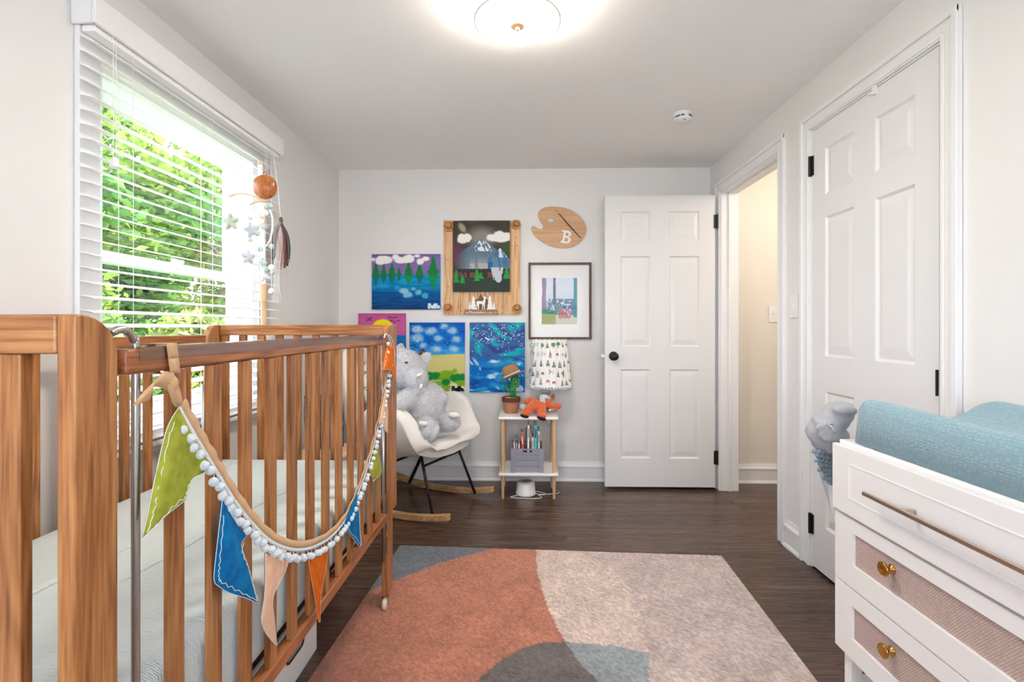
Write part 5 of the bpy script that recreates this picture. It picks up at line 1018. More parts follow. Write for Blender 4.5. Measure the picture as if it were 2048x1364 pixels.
cb3 = smoothcurve([(-0.10, 3.56, 0.44), (-0.05, 3.57, 0.42), (-0.03, 3.57, 0.38), (-0.06, 3.56, 0.35), (-0.10, 3.56, 0.36), (-0.05, 3.57, 0.33), (-0.035, 3.57, 0.48), (-0.06, 3.57, 0.56)], 6)
tag(MB().tube(cb3, 0.0022, 6).build('loose_cable', WIRE, smooth=True), 'white cord looped against the wall behind the crate', 'cable')

# table lamp with gathered printed shade
lampc = Vector((0.178, 3.44, 0)); tl = thing('table_lamp', 'table lamp with gathered woodland print shade', 'lamp', (lampc.x, lampc.y, 0.541)); NICK = mat('brushed_nickel', (196, 186, 172), 0.35, 0.9)
MB().lathe([(0.0, 0.5415), (0.052, 0.5415), (0.054, 0.545), (0.052, 0.566), (0.046, 0.572), (0.012, 0.576), (0.0, 0.576)], (lampc.x, lampc.y, 0), 36).build('base', NICK, tl, smooth=True)
MB().cyl((lampc.x, lampc.y, 0.574), (lampc.x, lampc.y, 0.95), 0.0042).build('stem', NICK, tl, smooth=True)
MB().lathe([(0.012, 0.86), (0.014, 0.88), (0.014, 0.92), (0.006, 0.93)], (lampc.x, lampc.y, 0), 16).build('socket', NICK, tl, smooth=True)
MB().ell((lampc.x, lampc.y, 0.955), (0.026, 0.026, 0.032)).build('bulb', mat('bulb_off', (245, 245, 240), 0.3), tl, smooth=True)
shc = Vector((0.178, 3.44, 0)); nth, nz = 300, 70; Pm = []; cols = np.zeros((nz, nth, 3))+np.array((240, 238, 234)); TH = np.linspace(0, 2*PI, nth, endpoint=False); ZZ = np.linspace(0, 1, nz)
for i in range(nz):
    f = ZZ[i]; row = []
    for j in range(nth):
        a = TH[j]; r = 0.112+(0.147-0.112)*(f**0.9)+0.004*math.sin(18*a+1.3*math.sin(3*a))+0.0025*math.sin(41*a)+(0.004*math.sin(31*a)*max(0, 1-f*9)); z = 1.037-0.318*f-(0.003*math.sin(20*a) if f < 0.03 else 0)
        row.append((shc.x+r*math.cos(a), shc.y+r*math.sin(a), z))
    Pm.append(row)
Sg, Tg = np.meshgrid(TH/(2*PI)*22, ZZ*8.2); rs = np.random.RandomState(11)
for r_ in range(5):
    for c_ in range(18):
        cx = (c_+0.5*(r_ % 2))*22/18+rs.uniform(-0.2, 0.2); cy = 0.8+r_*1.6+rs.uniform(-0.2, 0.2); kd = rs.randint(0, 6); dx = np.abs((Sg-cx+11) % 22-11); dy = Tg-cy
        if kd <= 2: cols = over(cols, (dx < 0.36*np.clip((dy+0.62)/1.15, 0, 1)*(0.6+0.6*vnoise(Sg*0, Tg*9, kd)))*(dy > -0.62)*(dy < 0.5)*0.85, ((120, 138, 146), (98, 124, 132), (138, 152, 158))[kd]); cols = over(cols, (dx < 0.30)*(np.abs(dy-0.58) < 0.06), (130, 86, 70))
        elif kd == 3: cols = over(cols, (np.hypot(dx, dy) < 0.40*(0.7+0.6*vnoise(Sg*6, Tg*6, 3)))*0.9, (84, 140, 108)); cols = over(cols, (dx < 0.05)*(dy > 0.2)*(dy < 0.7), (150, 110, 90))
        elif kd == 4: cols = over(cols, np.hypot(dx, dy) < 0.26, (146, 92, 74)); cols = over(cols, np.hypot(dx-0.02, dy-0.12) < 0.12, (220, 190, 170))
        else: cols = over(cols, (np.hypot(dx, dy*1.3) < 0.18)*(vnoise(Sg*7, Tg*7, 9) > 0.35), (168, 112, 96)); cols = over(cols, (np.abs(dx-0.3) < 0.06)*(np.abs(dy) < 0.4), (140, 150, 150))
fabr = mat('shade_fabric', (240, 238, 234), 0.85, attr='pigment', bump=0.2, bscale=500)
sh = MB().grid(Pm, True).build('lamp_shade', fabr, tl, smooth=True, solid=0.001); set_colors(sh.data, cols.reshape(-1, 3)); sh['label'] = 'white gathered fabric shade printed with trees'
PT = mat('trim_pale', (206, 216, 218), 0.9, bump=0.5, bscale=400)
for k in range(44):
    a = 2*PI*k/44; MB().ell((shc.x+0.149*math.cos(a), shc.y+0.149*math.sin(a), 0.712+0.003*math.sin(9*a)), 0.0085, n=10, m=8).build('pompom', PT, tl, smooth=True)
# small ring with cords hung beside the shade
rt = thing('cord_tassel', 'grey ring with cords hanging beside the lamp shade', 'tassel', (0.055, 3.31, 0.75)); rc_ = AY(1064, 690, 3.29)
GREYC = mat('grey_cord', (150, 156, 160), 0.8)
MB().tube([rc_+Vector((0.014*math.cos(a), 0, 0.010*math.sin(a))) for a in np.linspace(0, 2*PI, 20)], 0.003, 6).build('ring', GREYC, rt, smooth=True)
for i in range(5): MB().tube(smoothcurve([rc_+Vector((-0.008+0.004*i, 0, -0.009)), AY(1061+1.3*i, 725, 3.29), AY(1056+1.6*i, 752, 3.29), AY(1053+1.5*i, 755+3*i, 3.29)], 5), 0.0013, 5).build('cord', GREYC, rt)

# cactus toy wearing a hat
pc = Vector((-0.088, 3.36, 0.5415)); ct = thing('cactus_toy', 'dotted green toy cactus in a terracotta pot', 'toy', pc); TERR = mat('terracotta', (186, 130, 98), 0.8, col2=(170, 112, 82), nscale=14)
MB().lathe([(0, 0), (0.043, 0), (0.046, 0.004), (0.058, 0.086), (0.0, 0.086)], pc, 32).build('pot', TERR, ct, smooth=False)
MB().lathe([(0.056, 0.078), (0.063, 0.078), (0.065, 0.106), (0.058, 0.108), (0.055, 0.100), (0.0, 0.098)], pc, 32).build('pot_rim', mat('felt_brown', (104, 58, 40), 0.9), ct, smooth=False)
MB().ell(pc+Vector((0, 0, 0.098)), (0.05, 0.05, 0.008)).build('soil', mat('pot_fill', (206, 176, 142), 0.9), ct, smooth=True)
CGm = mat('cactus_green', (34, 128, 60), 0.9, bump=0.4, bscale=300)
cb_ = MB(); cb_.tube([pc+Vector((0.012, 0, 0.095)), pc+Vector((0.013, 0, 0.15)), pc+Vector((0.016, 0, 0.21)), pc+Vector((0.02, 0, 0.26)), pc+Vector((0.022, 0, 0.275))], [0.021, 0.020, 0.022, 0.022, 0.010], 14); cb_.tube(smoothcurve([pc+Vector((0.01, 0, 0.155)), pc+Vector((-0.02, 0, 0.155)), pc+Vector((-0.032, 0, 0.175)), pc+Vector((-0.03, 0, 0.205))], 4), 0.013, 10); cb_.tube(smoothcurve([pc+Vector((0.015, 0, 0.175)), pc+Vector((0.042, 0, 0.185)), pc+Vector((0.05, 0, 0.215)), pc+Vector((0.048, 0, 0.24))], 4), 0.012, 10)
cb_.build('cactus_body', CGm, ct, smooth=True)
rs2 = random.Random(2); dm = mat('dot_white', (226, 234, 210), 0.9)
for i in range(34):
    t_ = rs2.uniform(0, 1); a = rs2.uniform(-PI, 0); z = 0.10+0.145*t_; MB().ell(pc+Vector((0.012+0.008*t_+0.0208*math.cos(a), 0.0208*math.sin(a), z)), 0.0022, n=6, m=4).build('dot', dm, ct)
for bx_, bz in ((-0.03, 0.16), (-0.035, 0.18), (-0.022, 0.15), (0.05, 0.20), (0.043, 0.185), (0.05, 0.225)): MB().ell(pc+Vector((bx_, -0.0125, bz)), 0.0022, n=6, m=4).build('dot', dm, ct)
hr = Matrix.Rotation(math.radians(-24), 3, 'Y'); hc_ = pc+Vector((0.008, 0, 0.255)); ht = thing('toy_hat', 'small tan felt cowboy hat with white band on the cactus', 'hat', hc_); HF = mat('felt_tan', (166, 124, 88), 0.9, bump=0.3, bscale=300)
P = []
for f in np.linspace(0.45, 1, 7):
    row = []
    for k in range(32):
        a = 2*PI*k/32; x_, y_ = 0.098*f*math.cos(a), 0.072*f*math.sin(a); row.append(hc_+hr @ Vector((x_, y_, -0.005+0.020*(f**3)*abs(math.sin(a))**2-0.004*f)))
    P.append(row)
MB().grid(P, True).build('brim', HF, ht, smooth=True, solid=0.003)
P = []
for f, r in ((0, 1.0), (0.3, 0.98), (0.7, 0.9), (0.9, 0.78), (1.0, 0.55), (0.94, 0.25), (0.90, 0.0)): P.append([hc_+hr @ Vector((0.060*r*math.cos(a), 0.048*r*math.sin(a), 0.075*f)) for a in np.linspace(0, 2*PI, 32, endpoint=False)])
MB().grid(P, True).build('crown', HF, ht, smooth=True)
P = [[hc_+hr @ Vector((0.0612*math.cos(a), 0.0492*math.sin(a), z)) for a in np.linspace(0, 2*PI, 48, endpoint=False)] for z in (0.002, 0.016)]
hb = MB().grid(P, True).build('hat_band', mat('band_white', (226, 226, 224), 0.8), ht, smooth=True, solid=0.0012)
for k in range(24): a = 2*PI*k/24; MB().obox(hc_+hr @ Vector((0.0622*math.cos(a), 0.0502*math.sin(a), 0.009)), hr @ Vector((-0.0025*math.sin(a), 0.0025*math.cos(a), 0)), hr @ Vector((0, 0, 0.003)), hr @ Vector((0.0006*math.cos(a), 0.0006*math.sin(a), 0))).build('band_mark', mat('band_grey', (110, 130, 140), 0.8), hb)

# orange plush on the table
FOX = mat('fox_fur', (222, 104, 44), 0.95, col2=(204, 86, 34), nscale=40, bump=0.8, bscale=220, sheen=0.5); fz = 0.5425
fx = thing('plush_fox', 'orange plush animal with black paws slumped on the table', 'plush toy', (0.075, 3.30, fz)); m = MB()
fpx = lambda u, v, y: AY(u, v, y)
m.ell(fpx(1076, 814, 3.30), (0.045, 0.05, 0.045), n=20, m=12)
m.tube([fpx(1070, 806, 3.29), fpx(1058, 818, 3.25), fpx(1051, 827, 3.225)], [0.026, 0.028, 0.029], 14); m.ell(fpx(1050, 828, 3.222), (0.031, 0.03, 0.021))
m.tube([fpx(1083, 808, 3.29), fpx(1084, 822, 3.245), fpx(1083, 832, 3.22)], [0.028, 0.030, 0.030], 14); m.ell(fpx(1083, 832, 3.215), (0.034, 0.032, 0.024))
m.tube([fpx(1072, 804, 3.31), fpx(1060, 800, 3.31), fpx(1053, 803, 3.30)], [0.022, 0.022, 0.018], 12); m.ell(fpx(1053, 803, 3.30), 0.019)
m.tube([fpx(1090, 806, 3.30), fpx(1104, 811, 3.29), fpx(1116, 812, 3.285)], [0.024, 0.023, 0.020], 12); m.ell(fpx(1117, 812, 3.285), 0.021)
m.ell(fpx(1088, 803, 3.34), (0.04, 0.05, 0.03))
m.build('body', FOX, fx, remesh=0.004)
MB().ell(fpx(1049, 832, 3.207), (0.029, 0.022, 0.012), Matrix.Rotation(0.25, 3, 'Y')).build('paw_pad', mat('pad_black', (26, 22, 24), 0.9), fx, smooth=True)
MB().ell(fpx(1083, 836.5, 3.198), (0.031, 0.020, 0.014), Matrix.Rotation(0.35, 3, 'Y')).build('paw_pad', mat('pad_black', (26, 22, 24), 0.9), fx, smooth=True)
MB().ell(fpx(1090, 795, 3.37), (0.040, 0.045, 0.034)).build('head', mat('fox_pale', (212, 218, 222), 0.95, col2=(120, 130, 140), nscale=30, contrast=(0.5, 0.62), stretch=(0.3, 1, 2)), fx, smooth=True)
MB().ell(fpx(1106, 794, 3.36), (0.013, 0.008, 0.022)).build('ear', FOX, fx, smooth=True)
for i in range(6): MB().tube(smoothcurve([fpx(1081+1.6*i, 792, 3.31), fpx(1080.5+1.8*i, 799, 3.285), fpx(1081+1.8*i, 806, 3.27)], 4), 0.0022, 6).build('scarf_fringe', mat('fringe_white', (232, 234, 236), 0.9), fx, smooth=True)
MB().ell(fpx(1046, 814, 3.40), (0.028, 0.02, 0.020), Matrix.Rotation(0.4, 3, 'Y')).build('tail_tip', mat('tail_white', (236, 234, 232), 0.95, bump=0.8, bscale=200), fx, smooth=True)
# ---------------------------------------------------------------- rocking chair
ang = math.radians(-24); CO = Vector((-0.69, 3.140, 0)); CR = Matrix.Rotation(ang, 3, 'Z')
def cw(x, y, z): return CO+CR @ Vector((x, y, z))
BOUC = mat('boucle', (242, 238, 232), 0.95, bump=0.5, bscale=260, sheen=0.3)
ch = thing('rocking_chair', 'white boucle rocking chair with black legs and wooden rockers', 'rocking chair', CO)
prof = smoothcurve([Vector(p) for p in ((0.335, 0, 0.415), (0.315, 0, 0.445), (0.24, 0, 0.446), (0.10, 0, 0.422), (-0.05, 0, 0.405), (-0.17, 0, 0.42), (-0.25, 0, 0.50), (-0.29, 0, 0.63), (-0.32, 0, 0.78), (-0.345, 0, 0.93), (-0.355, 0, 0.985))], 4)
np_ = len(prof); nb = 25; P = []
for i, p in enumerate(prof):
    f = i/(np_-1); hw = float(np.interp(f, [0, 0.1, 0.4, 0.6, 0.8, 1], [0.23, 0.275, 0.295, 0.285, 0.26, 0.18])); wrap = float(np.interp(f, [0, 0.4, 0.55, 0.7, 0.85, 1], [-0.01, 0, 0.07, 0.12, 0.09, 0.03]))
    lift = float(np.interp(p.x, [-0.05, 0.06, 0.14, 0.20, 0.26, 0.31, 0.335], [0.27, 0.275, 0.25, 0.20, 0.10, 0.03, 0.0])) if f < 0.42 else float(np.interp(f, [0.42, 0.52, 0.62, 1], [0.27, 0.20, 0.07, -0.04])); row = []
    for j in range(nb):
        b2 = -1+2*j/(nb-1); e = abs(b2); k = e**2.6; quilt = 0.006*math.cos(b2*PI*2.5)*math.cos(f*PI*9)*(1-e**4)
        row.append(cw(p.x+wrap*k, hw*math.sin(b2*PI/2*0.96)/math.sin(PI/2*0.96)*(1+0.05*k), p.z+lift*k+quilt))
    P.append(row)
sh_ = MB().grid(P).build('seat_shell', BOUC, ch, smooth=True); so = sh_.modifiers.new('thick', 'SOLIDIFY'); so.thickness = 0.095; so.offset = 1.0; sh_.modifiers.new('round', 'SUBSURF').levels = 1
nn = sh_.data.polygons[len(sh_.data.polygons)//4].normal
so.offset = 1.0 if nn.z < 0 else -1.0
sh_.modifiers['round'].render_levels = 2
bv = sh_.modifiers.new('b', 'SMOOTH'); bv.iterations = 3; bv.factor = 0.5
RKW = wood('rocker_ash', (160, 118, 76), (188, 146, 100), (206, 168, 124), 'x', 0.6, rough=0.5, rnd=0.03)
for s_ in (-1, 1):
    pts = []; top = []
    R_ = 1.9
    for x_ in np.linspace(-0.42, 0.42, 25): zz_ = x_*x_/(2*R_); pts.append((x_, zz_)); top.append((x_, zz_+0.040))
    t_ = MB().prism(pts+top[::-1], cw(0, s_*0.262-0.016, 0.0005), CR @ Vector((1, 0, 0)), (0, 0, 1), CR @ Vector((0, 0.032, 0))); t_.build('rocker', RKW, ch, bevel=0.008, seg=3)
    yi = s_*0.262-s_*0.021
    def flat_bar(a, b2, n, w=0.0145):
        MB().tube([a, b2], w, 8, flat=0.6).build(n, BLACK, ch, smooth=True)
    flat_bar(cw(0.17, s_*0.19, 0.385), cw(0.295, yi, 0.030), 'leg'); flat_bar(cw(-0.03, s_*0.19, 0.37), cw(-0.235, yi, 0.030), 'leg')
    flat_bar(cw(0.17, s_*0.19, 0.375), cw(-0.04, s_*0.19, 0.365), 'seat_bracket', 0.009)
    for x_ in (0.295, -0.235): MB().ell(cw(x_, s_*0.262+s_*0.017, 0.040), 0.005, n=8, m=6).build('bolt', CHROME, ch, smooth=True)
for xa_, xb_, f in ((0.17, 0.295, 0.22), (-0.03, -0.235, 0.3)):
    a = [cw(xa_+(xb_-xa_)*f, s_*(0.19+0.05*f), 0.385-0.35*f) for s_ in (-1, 1)]; MB().tube(a, 0.008, 8).build('crossbar', BLACK, ch, smooth=True)

# ---------------------------------------------------------------- plush animal sitting in the chair
GF = mat('grey_fur', (196, 196, 202), 0.98, col2=(224, 224, 228), nscale=70, bump=1.0, bscale=190, sheen=0.6, contrast=(0.3, 0.7))
pl = thing('plush_animal', 'large grey plush animal with white foot pads sitting in the rocking chair', 'plush toy', (-0.60, 3.02, 0.47)); m = MB(); pz = lambda u, v, y: AY(u, v, y)
RX_ = lambda a, b2=0.0: Matrix.Rotation(a, 3, 'Y') @ Matrix.Rotation(b2, 3, 'X')
m.ell(pz(846, 815, 3.00), (0.130, 0.13, 0.150), RX_(0.2)); m.ell(pz(836, 845, 2.98), (0.125, 0.12, 0.07))
m.ell(pz(803, 738, 3.00), (0.140, 0.13, 0.125), RX_(0.35)); m.ell(pz(832, 758, 2.93), (0.070, 0.075, 0.075)); m.ell(pz(836, 781, 2.92), (0.045, 0.05, 0.038))
m.add(*(lambda q: (q.v, q.f))(MB().ell(pz(848, 722, 3.02), (0.034, 0.016, 0.062), RX_(0.55)))); m.ell(pz(838, 736, 3.02), (0.045, 0.035, 0.045))
m.ell(pz(770, 712, 3.06), (0.05, 0.03, 0.07), RX_(-0.5))
m.tube([pz(856, 778, 3.08), pz(870, 786, 3.06), pz(883, 799, 3.00), pz(888, 806, 2.98)], [0.050, 0.050, 0.044, 0.026], 14)
m.tube([pz(822, 792, 2.92), pz(808, 804, 2.84), pz(800, 810, 2.80)], [0.055, 0.058, 0.045], 14); m.ell(pz(799, 808, 2.79), (0.058, 0.045, 0.045))
m.tube([pz(842, 852, 2.94), pz(852, 857, 2.86)], [0.058, 0.066], 14); m.ell(pz(858, 862, 2.80), (0.056, 0.058, 0.066), RX_(0.3))
m.tube([pz(870, 848, 3.03), pz(888, 844, 2.99)], [0.058, 0.058], 14); m.ell(pz(899, 843, 2.97), (0.066, 0.058, 0.062), RX_(0.2))
po_ = m.build('body', GF, pl, remesh=0.006); displace(po_, 0.012, 0.010, 'plush_fuzz')
# short pile standing off the surface
dg = bpy.context.evaluated_depsgraph_get(); em = po_.evaluated_get(dg).to_mesh(); nvx = len(em.vertices)
co = np.zeros(nvx*3); em.vertices.foreach_get('co', co); co = co.reshape(-1, 3); nr = np.zeros(nvx*3); em.vertices.foreach_get('normal', nr); nr = nr.reshape(-1, 3)
rs_ = np.random.RandomState(4); ix = rs_.randint(0, nvx, 26000); p0 = co[ix]+rs_.normal(size=(26000, 3))*0.002; dv = nr[ix]+rs_.normal(size=(26000, 3))*0.55+np.array((0, 0, -0.25)); dv /= np.linalg.norm(dv, axis=1)[:, None]; sd_ = np.cross(dv, rs_.normal(size=(26000, 3))); sd_ /= np.linalg.norm(sd_, axis=1)[:, None]
ln_ = rs_.uniform(0.008, 0.015, 26000)[:, None]; V_ = np.stack([p0-sd_*0.0012, p0+sd_*0.0012, p0+dv*ln_], 1).reshape(-1, 3); fm = bpy.data.meshes.new('pile'); fm.from_pydata(V_.tolist(), [], np.arange(78000).reshape(-1, 3).tolist()); fm.materials.append(GF); fo = bpy.data.objects.new('pile', fm); link(fo, pl); fo['kind'] = 'stuff'; ORG[fo.name] = ORG[pl.name]
po_.evaluated_get(dg).to_mesh_clear()
PWH = mat('plush_white', (238, 236, 232), 0.95, bump=0.4, bscale=300)
MB().ell(pz(868, 868, 2.76), (0.030, 0.020, 0.054), RX_(0.42) @ Matrix.Rotation(-0.9, 3, 'Z')).build('foot_pad', mat('pad_grey', (200, 200, 202), 0.9), pl, smooth=True)
MB().ell(pz(846, 847, 2.745), (0.024, 0.012, 0.015), RX_(0.1)).build('toe_patch', PWH, pl, smooth=True)
MB().ell(pz(908, 830, 2.915), (0.034, 0.016, 0.018), RX_(0.1)).build('toe_patch', PWH, pl, smooth=True)
MB().ell(pz(839, 750, 2.855), (0.022, 0.012, 0.009), RX_(-0.5)).build('tusk', PWH, pl, smooth=True); MB().ell(pz(842, 773, 2.865), (0.010, 0.008, 0.016), RX_(0.4)).build('tusk', PWH, pl, smooth=True)
MB().ell(pz(813, 725, 2.872), (0.010, 0.006, 0.007)).build('eye', mat('eye_dark', (70, 64, 66), 0.4), pl, smooth=True)
br_ = thing('small_plush', 'small brown and tan plush tucked beside the grey plush animal', 'plush toy', (-0.73, 2.86, 0.5)); 
MB().ell(pz(800, 838, 2.86), (0.045, 0.04, 0.035)).build('body', mat('plush_brown', (92, 70, 56), 0.95, bump=0.8, bscale=200), br_, smooth=True); MB().ell(pz(812, 842, 2.83), (0.026, 0.02, 0.028)).build('muzzle', mat('plush_tan', (208, 172, 146), 0.95), br_, smooth=True)
# cushions and chest seen between the crib slats
def cushion(name, label, c, R3, w, h, th, m, cat='cushion'):
    P = []
    for i in range(15):
        row = []
        for j in range(15):
            a, b2 = -1+2*i/14, -1+2*j/14; t_ = th*math.sqrt(max(0, (1-a**4)*(1-b2**4))); row.append((a, b2, t_))
        P.append(row)
    mb = MB(); mp_ = lambda a, b2, t_: Vector(c)+R3 @ Vector((b2*w*(1-0.06*a*a), t_, a*h*(1-0.06*b2*b2)))
    mb.grid([[mp_(*q) for q in r] for r in P]); mb.grid([[mp_(q[0], q[1], -q[2]) for q in r] for r in P]); o = mb.build(name, m, smooth=True, weld=0.0005); tag(o, label, cat); return o
LEAFC = mat('leaf_print', (226, 232, 226), 0.9, col2=(110, 150, 150), nscale=22, contrast=(0.52, 0.58), distort=1.5)
cushion('leaf_cushion', 'teal leaf-print cushion leaning in the rocking chair', cw(-0.205, -0.05, 0.72), CR @ Matrix.Rotation(PI/2, 3, 'Z') @ Matrix.Rotation(-0.25, 3, 'X'), 0.21, 0.20, 0.05, LEAFC)
BLUEC = mat('blue_print', (30, 66, 92), 0.9, col2=(62, 108, 128), nscale=45, contrast=(0.48, 0.56), distort=1.0)
chest = thing('toy_chest', 'low pale wooden chest behind the crib', 'chest', (-1.08, 2.42, 0)); CHW = wood('chest_wood', (186, 150, 124), (208, 174, 148), (222, 192, 168), 'x', 0.7, rough=0.6, rnd=0.05)
for i in range(4): MB().box(-1.18, -0.86, 2.22, 2.235, 0.02+0.12*i, 0.138+0.12*i).build('board', CHW, chest, bevel=0.002)
for i in range(4): MB().box(-1.18, -0.86, 2.545, 2.56, 0.02+0.12*i, 0.138+0.12*i).build('board', CHW, chest, bevel=0.002)
for xx in (-1.18, -0.875): MB().box(xx, xx+0.015, 2.236, 2.544, 0.02, 0.498).build('side', CHW, chest)
MB().box(-1.19, -0.85, 2.21, 2.57, 0.499, 0.515).build('lid', CHW, chest, bevel=0.004); MB().box(-1.16, -0.88, 2.24, 2.54, 0.0, 0.02).build('plinth', CHW, chest)
cushion('blue_cushion', 'dark blue patterned cushion resting on the wooden chest', (-1.0, 2.44, 0.655), Matrix.Rotation(0.1, 3, 'X'), 0.10, 0.138, 0.045, BLUEC)

# ---------------------------------------------------------------- dresser
DW = mat('dresser_white', (243, 242, 240), 0.4); dy0, dy1, dxf, dxb = 0.42, 1.425, 0.90, 1.325
dr = thing('dresser', 'white three-drawer dresser with cane drawer fronts and brass knobs', 'dresser', (1.11, 0.94, 0))
MB().box(dxf+0.004, dxb, dy0, dy1-0.004, 0.225, 0.782).build('carcass', DW, dr)
MB().box(dxf-0.002, dxb, dy0-0.004, dy1, 0.783, 0.806).build('top', DW, dr, bevel=0.002)
MB().box(dxf-0.022, dxf-0.006, dy0, dy1, 0.614, 0.796).build('drawer_front', DW, dr, bevel=0.0015)
d1 = MB(); gy1 = 1.354; gz0, gz1 = 0.660, 0.752; X_ = dxf-0.0235
for a in ((X_, X_+0.0015, dy0+0.078, gy1, gz1, gz1+0.0028), (X_, X_+0.0015, dy0+0.078, gy1, gz0, gz0+0.0028), (X_, X_+0.0015, gy1-0.0028, gy1, gz0, gz1), (X_, X_+0.0015, dy0+0.078, dy0+0.0796, gz0, gz1)): d1.box(*a)
d1.build('panel_moulding', DW, dr)
CH = mat('champagne_metal', (206, 188, 172), 0.3, 0.9); hz_ = 0.709
hb_ = MB().box(dxf-0.056, dxf-0.047, 0.62, 1.253, hz_-0.005, hz_+0.005); tag(hb_.build('bar_handle', CH, dr, bevel=0.0015), 'long champagne bar handle')
for y_ in (1.13, 0.745): MB().box(dxf-0.048, dxf-0.0225, y_-0.005, y_+0.005, hz_-0.005, hz_+0.005).build('handle_post', CH, dr)
CANE = bpy.data.materials.new('woven_cane'); CANE.use_nodes = True; t = CANE.node_tree; b = t.nodes['Principled BSDF']; b.inputs['Roughness'].default_value = 0.7
tcn = t.nodes.new('ShaderNodeTexCoord'); mp = t.nodes.new('ShaderNodeMapping'); mp.inputs['Rotation'].default_value = (0, PI/2, PI/2); t.links.new(tcn.outputs['Object'], mp.inputs[0])
bk = t.nodes.new('ShaderNodeTexBrick'); bk.inputs['Scale'].default_value = 1.0; bk.inputs['Brick Width'].default_value = 0.0062; bk.inputs['Row Height'].default_value = 0.0036; bk.inputs['Mortar Size'].default_value = 0.0007; bk.inputs['Mortar Smooth'].default_value = 0.4
bk.inputs['Color1'].default_value = lin((224, 206, 196)); bk.inputs['Color2'].default_value = lin((208, 186, 174)); bk.inputs['Mortar'].default_value = lin((150, 124, 116)); t.links.new(mp.outputs[0], bk.inputs['Vector']); t.links.new(bk.outputs['Color'], b.inputs['Base Color'])
bp = t.nodes.new('ShaderNodeBump'); bp.invert = True; bp.inputs['Strength'].default_value = 0.5; bp.inputs['Distance'].default_value = 0.001; t.links.new(bk.outputs['Fac'], bp.inputs['Height']); t.links.new(bp.outputs[0], b.inputs['Normal'])
BRASS = mat('brass', (190, 138, 62), 0.28, 1.0)
for (z0, z1, i0, i1, iy) in ((0.419, 0.604, 0.480, 0.568, 1.350), (0.225, 0.414, 0.280, 0.370, 1.355)):
    m = MB(); xa_, xb_ = dxf-0.014, dxf+0.003; ya, yb_ = dy0+0.08, iy
    m.box(xa_, xb_, dy0, dy1, z0, i0); m.box(xa_, xb_, dy0, dy1, i1, z1); m.box(xa_, xb_, dy0, ya, i0, i1); m.box(xa_, xb_, yb_, dy1, i0, i1)
    fr = m.build('drawer_front', DW, dr)
    MB().box(dxf-0.006, dxf+0.002, ya, yb_, i0, i1).build('cane_panel', CANE, fr)
    for ky in ((1.219, 0.64)):
        q = Vector((-1, 0, 0)).to_track_quat('Z', 'Y').to_matrix(); zc = (i0+i1)/2+0.012
        k = MB().lathe([(0.011, 0), (0.011, 0.002), (0.005, 0.004), (0.0045, 0.012), (0.009, 0.016), (0.0165, 0.019), (0.0175, 0.022), (0.015, 0.0245), (0.013, 0.024), (0.0, 0.026)], (dxf-0.006, ky, zc), 28, q).build('knob', BRASS, fr, smooth=True); k['label'] = 'round brass knob'
for lx in (dxf+0.006, dxb-0.036):
    for ly in (dy0+0.01, dy1-0.04): MB().box(lx, lx+0.03, ly, ly+0.03, 0.0088 if lx < 1 else 0, 0.2245).build('leg', DW, dr, bevel=0.001)
for ly in (dy0+0.014, dy1-0.036): MB().box(dxf+0.0365, dxb-0.0365, ly, ly+0.022, 0.125, 0.147).build('stretcher', DW, dr, bevel=0.001)
MB().box(dxf+0.010, dxf+0.032, dy0+0.0405, dy1-0.0405, 0.20, 0.2245).build('apron', DW, dr)

# changing pad in a muslin cover
MUS = bpy.data.materials.new('muslin_blue'); MUS.use_nodes = True; t = MUS.node_tree; b = t.nodes['Principled BSDF']; b.inputs['Roughness'].default_value = 0.95; b.inputs['Sheen Weight'].default_value = 0.25
tcn = t.nodes.new('ShaderNodeTexCoord'); vo = t.nodes.new('ShaderNodeTexVoronoi'); vo.inputs['Scale'].default_value = 150; vo.distance = 'CHEBYCHEV'; mp = t.nodes.new('ShaderNodeMapping'); mp.inputs['Scale'].default_value = (1, 0.62, 1); t.links.new(tcn.outputs['Object'], mp.inputs[0]); t.links.new(mp.outputs[0], vo.inputs['Vector'])
vo.inputs['Randomness'].default_value = 0.45
r = t.nodes.new('ShaderNodeValToRGB'); r.color_ramp.elements[0].color = lin((158, 188, 196)); r.color_ramp.elements[1].color = lin((134, 166, 177)); r.color_ramp.elements[1].position = 0.5; t.links.new(vo.outputs['Distance'], r.inputs[0]); t.links.new(r.outputs[0], b.inputs['Base Color'])
bp = t.nodes.new('ShaderNodeBump'); bp.invert = True; bp.inputs['Strength'].default_value = 0.7; bp.inputs['Distance'].default_value = 0.003; t.links.new(vo.outputs['Distance'], bp.inputs['Height']); t.links.new(bp.outputs[0], b.inputs['Normal'])
px0, px1, py0, py1, pz0 = 0.905, 1.325, 0.55, 1.430, 0.8075
pad = thing('changing_pad', 'contoured changing pad in a blue muslin cover on the dresser', 'changing pad', ((px0+px1)/2, (py0+py1)/2, pz0)); P = []; nu, nv = 64, 44
